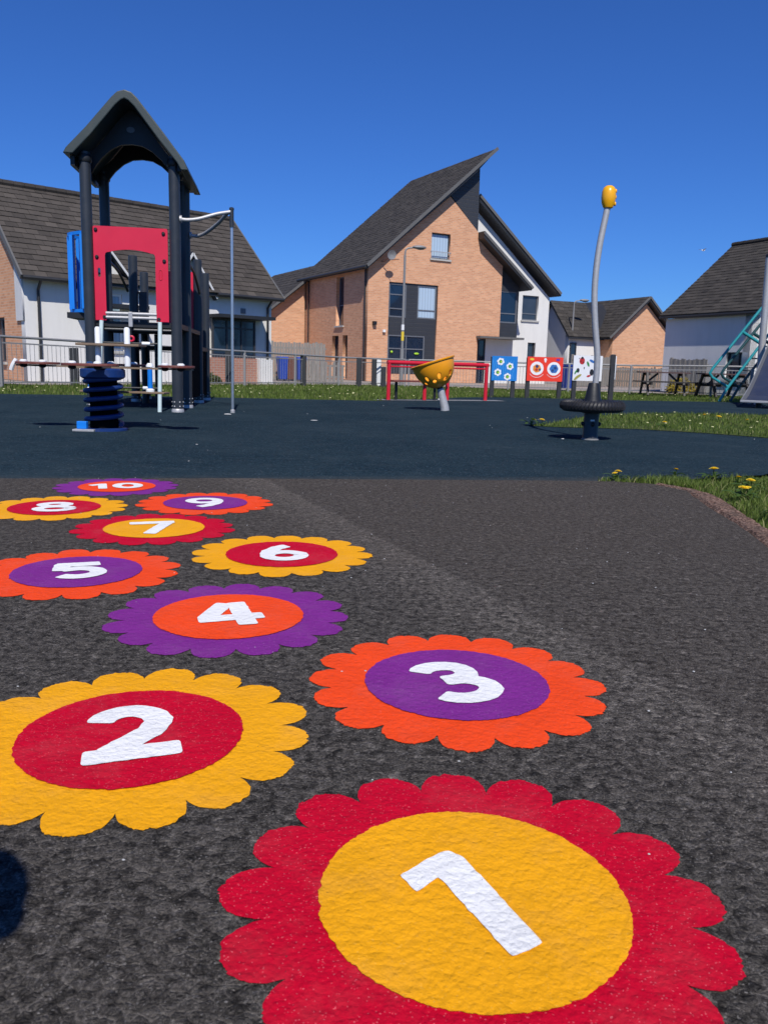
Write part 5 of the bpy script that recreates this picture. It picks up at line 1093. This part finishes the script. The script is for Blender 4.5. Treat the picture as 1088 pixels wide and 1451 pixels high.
# ------------------------------------------------------------------ vegetation
def poly_in(px, py, P):
    P = np.array(P); x, y = P[:, 0], P[:, 1]; x2, y2 = np.roll(x, -1), np.roll(y, -1); c = np.zeros(len(px), bool)
    for a, b, d, e in zip(x, y, x2, y2):
        if e == b: continue
        k = ((b > py) != (e > py)) & (px < (d - a) * (py - b) / (e - b) + a); c ^= k
    return c
def blades(name, P, n, h, wd, z=-0.02, lean=0.5, hpow=1.0, clump=0.0, mat='grass_blade', label_kind='stuff'):
    P = np.array(P); lo, hi = P.min(0), P.max(0); px = rng.uniform(lo[0], hi[0], n * 3); py = rng.uniform(lo[1], hi[1], n * 3)
    k = poly_in(px, py, P); px, py = px[k][:n], py[k][:n]; n = len(px)
    cl = 0.5 + 0.5 * np.sin(px * 5.1 + 1.3 * np.sin(py * 3.7)) * np.sin(py * 4.3 + 1.1 * np.sin(px * 6.1))
    hh = h * (0.45 + 0.8 * rng.random(n) ** hpow) * (1 - clump + clump * 1.4 * cl); ang = rng.uniform(0, 2 * np.pi, n); la = rng.uniform(0, 2 * np.pi, n); ln = lean * rng.random(n) * hh
    dx, dy = np.cos(ang) * wd / 2, np.sin(ang) * wd / 2; ws = rng.uniform(0.6, 1.3, n); dx *= ws; dy *= ws; zz = np.full(n, z)
    lx, ly = np.cos(la) * ln, np.sin(la) * ln
    v = np.stack([np.stack([px - dx, py - dy, zz], 1), np.stack([px + dx, py + dy, zz], 1), np.stack([px + dx * .75 + lx * .35, py + dy * .75 + ly * .35, zz + hh * .6], 1), np.stack([px - dx * .75 + lx * .35, py - dy * .75 + ly * .35, zz + hh * .6], 1), np.stack([px + lx, py + ly, zz + hh * 0.97], 1)], 1).reshape(-1, 3)
    me = bpy.data.meshes.new(name); nf = n * 2; me.vertices.add(len(v)); me.vertices.foreach_set('co', v.ravel())
    b0 = np.arange(n) * 5; lp = np.stack([b0, b0 + 1, b0 + 2, b0 + 3, b0 + 3, b0 + 2, b0 + 4], 1).ravel()
    me.loops.add(len(lp)); me.loops.foreach_set('vertex_index', lp.astype(np.int32)); me.polygons.add(nf)
    me.polygons.foreach_set('loop_start', np.stack([np.arange(n) * 7, np.arange(n) * 7 + 4], 1).ravel().astype(np.int32))
    me.update(calc_edges=True); me.validate()
    tint = np.clip(rng.normal(0.42, 0.22, n) + 0.25 * (cl - 0.5) + (rng.random(n) > 0.94) * 0.5, 0, 1)
    a = me.attributes.new('tint', 'FLOAT', 'FACE'); a.data.foreach_set('value', np.repeat(tint, 2).astype(np.float32))
    me.materials.append(M[mat]); return tag(link(name, me), kind=label_kind)
NG = [(1.40, 4.96), (1.89, 5.16), (2.16, 5.25), (2.66, 5.58), (3.6, 6.05), (4.5, 6.2), (4.5, 3.0), (1.62, 3.0), (1.69, 3.49), (1.78, 4.0), (1.86, 4.49), (1.81, 4.72), (1.66, 4.88)]
blades('grass', NG, 34000, 0.060, 0.0050, -0.022, 1.2, 1.7, 0.65)
blades('grass', [(1.30, 4.92), (1.40, 4.93), (1.66, 4.86), (1.84, 4.72), (1.92, 5.18), (1.40, 5.0), (1.30, 4.96)], 900, 0.038, 0.006, -0.005, 1.1, 1.5, 0.4)
blades('grass', [(1.79, 4.70), (1.86, 4.45), (1.79, 4.0), (1.70, 3.45), (1.62, 3.0), (1.60, 3.0), (1.66, 3.5), (1.755, 4.0), (1.82, 4.45)], 260, 0.04, 0.006, 0.0, 1.3, 1.4, 0.3)
blades('grass', PATCH, 42000, 0.062, 0.010, 0.0, 0.9, 1.5, 0.45)
FAR = [(-22, 10.6), (-12, 12.95), (-6.81, 14.48), (-4.55, 15.22), (-0.12, 16.03), (0.9, 17.65), (1.7, 19.25), (2.6, 20.05), (5.95, 20.5), (8.99, 21.35), (16, 22.3), (16, 27.5), (10, 28.5), (0.6, 30.5), (-1.6, 28.6), (-8.6, 19.2), (-22, 16)]
blades('grass', FAR, 60000, 0.085, 0.018, -0.03, 0.7, 1.6, 0.55)
blades('grass', [(-12.5, 12.6), (-8.0, 17.5), (-1.4, 26.6), (0.4, 28.2), (0.2, 28.7), (-2.0, 27.3), (-8.6, 18.4), (-13, 12.6)], 12000, 0.17, 0.02, -0.03, 0.5, 1.6, 0.6)

def dandelions():
    b = MB(); n = 34; hd = MB()
    proto = thing('dandelion', '', 'flower', (0, 0, 0), 0)
    MB().tube([(0, 0, -0.02), (0.004, 0.002, 0.03), (0.002, 0, 0.058)], 0.0022, 6).build('stem', 'dand_leaf', proto)
    for ring, r_, z0, z1 in ((0, 0.023, 0.060, 0.064), (1, 0.017, 0.063, 0.070), (2, 0.010, 0.066, 0.074)):
        m_ = 22 - ring * 5
        for k in range(m_):
            a = 2 * math.pi * (k + 0.5 * ring) / m_; c, s_ = math.cos(a), math.sin(a); w_ = 0.0028
            hd.add([(c * 0.002 - s_ * w_ * .5, s_ * 0.002 + c * w_ * .5, z0), (c * 0.002 + s_ * w_ * .5, s_ * 0.002 - c * w_ * .5, z0), (c * r_ + s_ * w_, s_ * r_ - c * w_, z1), (c * r_ - s_ * w_, s_ * r_ + c * w_, z1)], [(0, 1, 2, 3)])
    hd.ball((0, 0, 0.064), (0.012, 0.012, 0.008), 10, 6); hd.build('bloom', 'dand', proto)
    for k in range(5):
        a = k * 1.3; c, s_ = math.cos(a), math.sin(a); q = MB(); pts = [(0.0, 0.004), (0.025, 0.009), (0.035, 0.006), (0.05, 0.012), (0.06, 0.007), (0.075, 0.011), (0.095, 0.0)]
        vv = []
        for d_, w_ in pts: zz = -0.01 + 0.035 * math.sin(d_ * 25); vv += [(c * d_ - s_ * w_, s_ * d_ + c * w_, zz), (c * d_ + s_ * w_, s_ * d_ - c * w_, zz + 0.003)]
        q.add(vv, [(2 * i, 2 * i + 1, 2 * i + 3, 2 * i + 2) for i in range(len(pts) - 1)]); q.build('leaf', 'dand_leaf', proto)
    spots = [(1.45, 5.05, 1.0, 'leftmost dandelion in the weeds between path and rubber'), (1.43, 5.02, .8, 'small dandelion bloom touching the leftmost one in the path-edge weeds'), (1.89, 5.28, 0.9, 'lone dandelion at the rubber edge right of the weeds'), (2.12, 5.22, 1.35, 'largest dandelion at the corner of rubber and grass'), (2.14, 4.74, 1.15, 'dandelion in the grass a little above the paired blooms'), (1.945, 4.39, 1.2, 'left bloom of the dandelion pair beside the brown edging'), (1.99, 4.42, 1.1, 'right bloom of the dandelion pair beside the brown edging'), (2.16, 4.95, 0.9, 'small dandelion in the near grass below the rubber corner'), (1.83, 3.80, 1.0, 'dandelion nearest the camera at the right frame edge'),
             (3.46, 10.21, 1.5, 'dandelion in the middle grass patch just right of the tyre seat'), (4.88, 12.6, 1.4, 'upper left dandelion in the middle grass patch'), (4.81, 11.9, 1.7, 'big dandelion in the centre of the middle grass patch'), (5.02, 11.4, 1.4, 'dandelion toward the right of the middle grass patch'), (1.76, 9.91, 1.7, 'left dandelion at the pointed tip of the grass patch'), (1.88, 9.95, 1.6, 'right dandelion at the pointed tip of the grass patch')]
    for i, (x, y, s_, lb) in enumerate(spots):
        o = proto if i == 0 else copy_tree(proto); o.location = (x, y, 0.012); o.scale = (s_, s_, s_ * 0.62); o.rotation_euler = (R(random.uniform(-18, 4)), R(random.uniform(-12, 12)), random.uniform(0, 6)); o['label'] = lb; o['group'] = 'dandelions in the grass'
dandelions()
b = MB()
for k in range(90):
    while True:
        x, y = random.uniform(-10, 13), random.uniform(13, 27)
        if poly_in(np.array([x]), np.array([y]), FAR)[0]: break
    b.ball((x, y, random.uniform(0.02, 0.06)), (0.021, 0.021, 0.010), 7, 4)
for k in range(40):
    while True:
        x, y = random.uniform(1.8, 9), random.uniform(8, 14)
        if poly_in(np.array([x]), np.array([y]), PATCH)[0]: break
    b.ball((x, y, random.uniform(0.03, 0.06)), (0.017, 0.017, 0.008), 7, 4)
tag(b.build('scattered_blooms', 'daisy'), kind='stuff')
def shrub(label, loc, r, n, mat, hs=1.0, leaf=0.05):
    t = thing('shrub', label, 'shrub', loc, 0); b = MB()
    for k in range(n):
        d = Vector((random.gauss(0, 1), random.gauss(0, 1), abs(random.gauss(0, 1)) * 0.9)).normalized(); rr = r * (0.55 + 0.45 * random.random() ** 0.5) * (1 + 0.15 * math.sin(d.x * 7) * math.cos(d.y * 6))
        c = Vector((d.x * rr * 1.25, d.y * rr, 0.05 + d.z * rr * hs)); u = Vector((random.gauss(0, 1), random.gauss(0, 1), random.gauss(0, 1))).normalized(); v_ = u.orthogonal().normalized(); q = leaf * random.uniform(0.6, 1.3)
        b.add([c - u * q, c + v_ * q * .5, c + u * q, c - v_ * q * .5], [(0, 1, 2, 3)], random.random())
    b.build('foliage', mat, t); s_ = MB()
    for k in range(5): s_.tube([(0, 0, -0.02), (random.uniform(-.5, .5) * r, random.uniform(-.5, .5) * r, r * hs * 0.6)], 0.012, 5)
    s_.build('stems', 'timber_dk', t)
shrub('golden shrub between the two picnic tables', (10.05, 28.3, 0), 0.42, 900, 'shrub', 1.2)
shrub('dull green shrub below the bay window of the left white house', (-5.35, 24.6, 0), 0.32, 700, 'green_shrub', 0.8)

# ------------------------------------------------------------------ grit and petals dropped on the surfaces
b = MB()
for k in range(36): 
    x, y = random.uniform(-8, 6), random.uniform(5.2, 14)
    if poly_in(np.array([x]), np.array([y]), PATCH)[0]: continue
    s_ = random.uniform(0.003, 0.008) * (1 + y * 0.04); b.ball((x, y, 0.004), (s_, s_ * random.uniform(.5, 1), s_ * .35), 6, 4)
b.ball((-0.85, 9.6, 0.01), (0.045, 0.02, 0.006), 8, 4); b.ball((-2.0, 10.3, 0.01), (0.05, 0.03, 0.01), 8, 4); b.ball((1.72, 7.95, 0.008), (0.016, 0.013, 0.006), 8, 4)
for k in range(120):
    x, y = random.uniform(-1.6, 1.5), random.uniform(0.72, 4.6); s_ = random.uniform(0.0012, 0.0032); b.ball((x, y, 0.002), (s_, s_ * random.uniform(.5, 1), s_ * .5), 6, 4)
tag(b.build('grit', 'litter'), kind='stuff')

# ------------------------------------------------------------------ the photographer, squatting out of frame; throws the shadow at lower left
def person():
    t = thing('person', 'person in a dark jacket squatting beside the camera holding a phone', 'person', (-0.503, -0.365, 0), 0)
    O = Vector((-0.62, -0.30, 0))
    J = {'pel': (-0.62, -0.34, 0.36, .15), 'sp': (-0.58, -0.22, 0.56, .14), 'ch': (-0.53, -0.08, 0.74, .15), 'nk': (-0.50, 0.02, 0.86, .065), 'hd0': (-0.49, 0.06, 0.93, .07),
         'ls': (-0.70, -0.06, 0.77, .07), 'le': (-0.66, 0.12, 0.58, .05), 'lw': (-0.42, 0.02, 0.56, .036), 'rs': (-0.35, -0.08, 0.77, .07), 're': (-0.22, -0.16, 0.60, .05), 'rw': (-0.10, -0.07, 0.62, .036),
         'lh': (-0.72, -0.32, 0.34, .095), 'lk': (-0.76, 0.08, 0.42, .068), 'la': (-0.74, -0.22, 0.09, .045), 'lt': (-0.74, -0.05, 0.04, .04), 'rh': (-0.52, -0.34, 0.34, .095), 'rk': (-0.45, 0.05, 0.40, .068), 'ra': (-0.48, -0.24, 0.09, .045), 'rt': (-0.47, -0.07, 0.04, .04)}
    E_ = [('pel', 'sp'), ('sp', 'ch'), ('ch', 'nk'), ('nk', 'hd0'), ('ch', 'ls'), ('ls', 'le'), ('le', 'lw'), ('ch', 'rs'), ('rs', 're'), ('re', 'rw'), ('pel', 'lh'), ('lh', 'lk'), ('lk', 'la'), ('la', 'lt'), ('pel', 'rh'), ('rh', 'rk'), ('rk', 'ra'), ('ra', 'rt')]
    def skin(name, J, E_, mat, root, parent, lv=2):
        ks = list(J); me = bpy.data.meshes.new(name); me.from_pydata([Vector(J[k][:3]) - O for k in ks], [(ks.index(a), ks.index(b)) for a, b in E_], [])
        o = link(name, me, parent); o.modifiers.new('skin', 'SKIN'); s_ = o.modifiers.new('sub', 'SUBSURF'); s_.levels = lv; s_.render_levels = lv
        for k, d in zip(ks, me.skin_vertices[0].data): d.radius = (J[k][3],) * 2; d.use_root = (k == root)
        dg = bpy.context.evaluated_depsgraph_get(); m2 = bpy.data.meshes.new_from_object(o.evaluated_get(dg)); o.modifiers.clear(); o.data = m2; m2.materials.clear(); m2.materials.append(M[mat]); m2.polygons.foreach_set('use_smooth', [True] * len(m2.polygons)); return o
    skin('body', J, E_, 'cloth', 'pel', t)
    hc = Vector((-0.485, 0.085, 1.0)) - O
    h = MB(); h.ball(tuple(hc), (0.075, 0.095, 0.115), 20, 14); h.ball(tuple(hc + Vector((0.0, 0.098, -0.01))), (0.013, 0.02, 0.02), 8, 6); h.ball(tuple(hc + Vector((0.078, -0.005, -0.005))), (0.012, 0.02, 0.03), 8, 6); h.ball(tuple(hc + Vector((-0.078, -0.005, -0.005))), (0.012, 0.02, 0.03), 8, 6); hd = h.build('head', 'skin', t, smooth=True)
    MB().ball(tuple(hc + Vector((0, -0.022, 0.03))), (0.086, 0.092, 0.105), 20, 14).build('hair', 'hair', hd, smooth=True)
    for sx in (-0.03, 0.03): MB().ball(tuple(hc + Vector((sx, 0.084, 0.012))), 0.012, 8, 6).build('eye', 'ink_white', hd, smooth=True)
    MB().ball(tuple(hc + Vector((0, 0.085, -0.055))), (0.022, 0.012, 0.006), 8, 5).build('mouth', 'ink_red', hd, smooth=True)
    for wr, sg in (((-0.42, 0.02, 0.56), 1), ((-0.10, -0.07, 0.62), 1)):
        wv = Vector(wr); JJ = {'w': (*wv, .028), 'p': (*(wv + Vector((0.05, -0.01, 0.02))), .030)}; EE = [('w', 'p')]
        for k in range(4):
            bq = wv + Vector((0.08, -0.02 + 0.0, -0.02 + 0.022 * k)); JJ['a%d' % k] = (*bq, .010); JJ['b%d' % k] = (*(bq + Vector((0.028, -0.012, 0.0))), .009); JJ['c%d' % k] = (*(bq + Vector((0.03, -0.036, 0.0))), .008); EE += [('p', 'a%d' % k), ('a%d' % k, 'b%d' % k), ('b%d' % k, 'c%d' % k)]
        JJ['t0'] = (*(wv + Vector((0.04, -0.035, 0.03))), .011); JJ['t1'] = (*(wv + Vector((0.07, -0.055, 0.03))), .009); EE += [('p', 't0'), ('t0', 't1')]
        skin('hand', JJ, EE, 'skin', 'p', t, 2)
    pb = MB().box(-0.035, 0.035, -0.075, -0.067, 0.56, 0.70); ph = pb.build('phone', 'black', None, bevel=0.003); tag(ph, 'black phone held up in the hand of the squatting person', 'phone')
person()
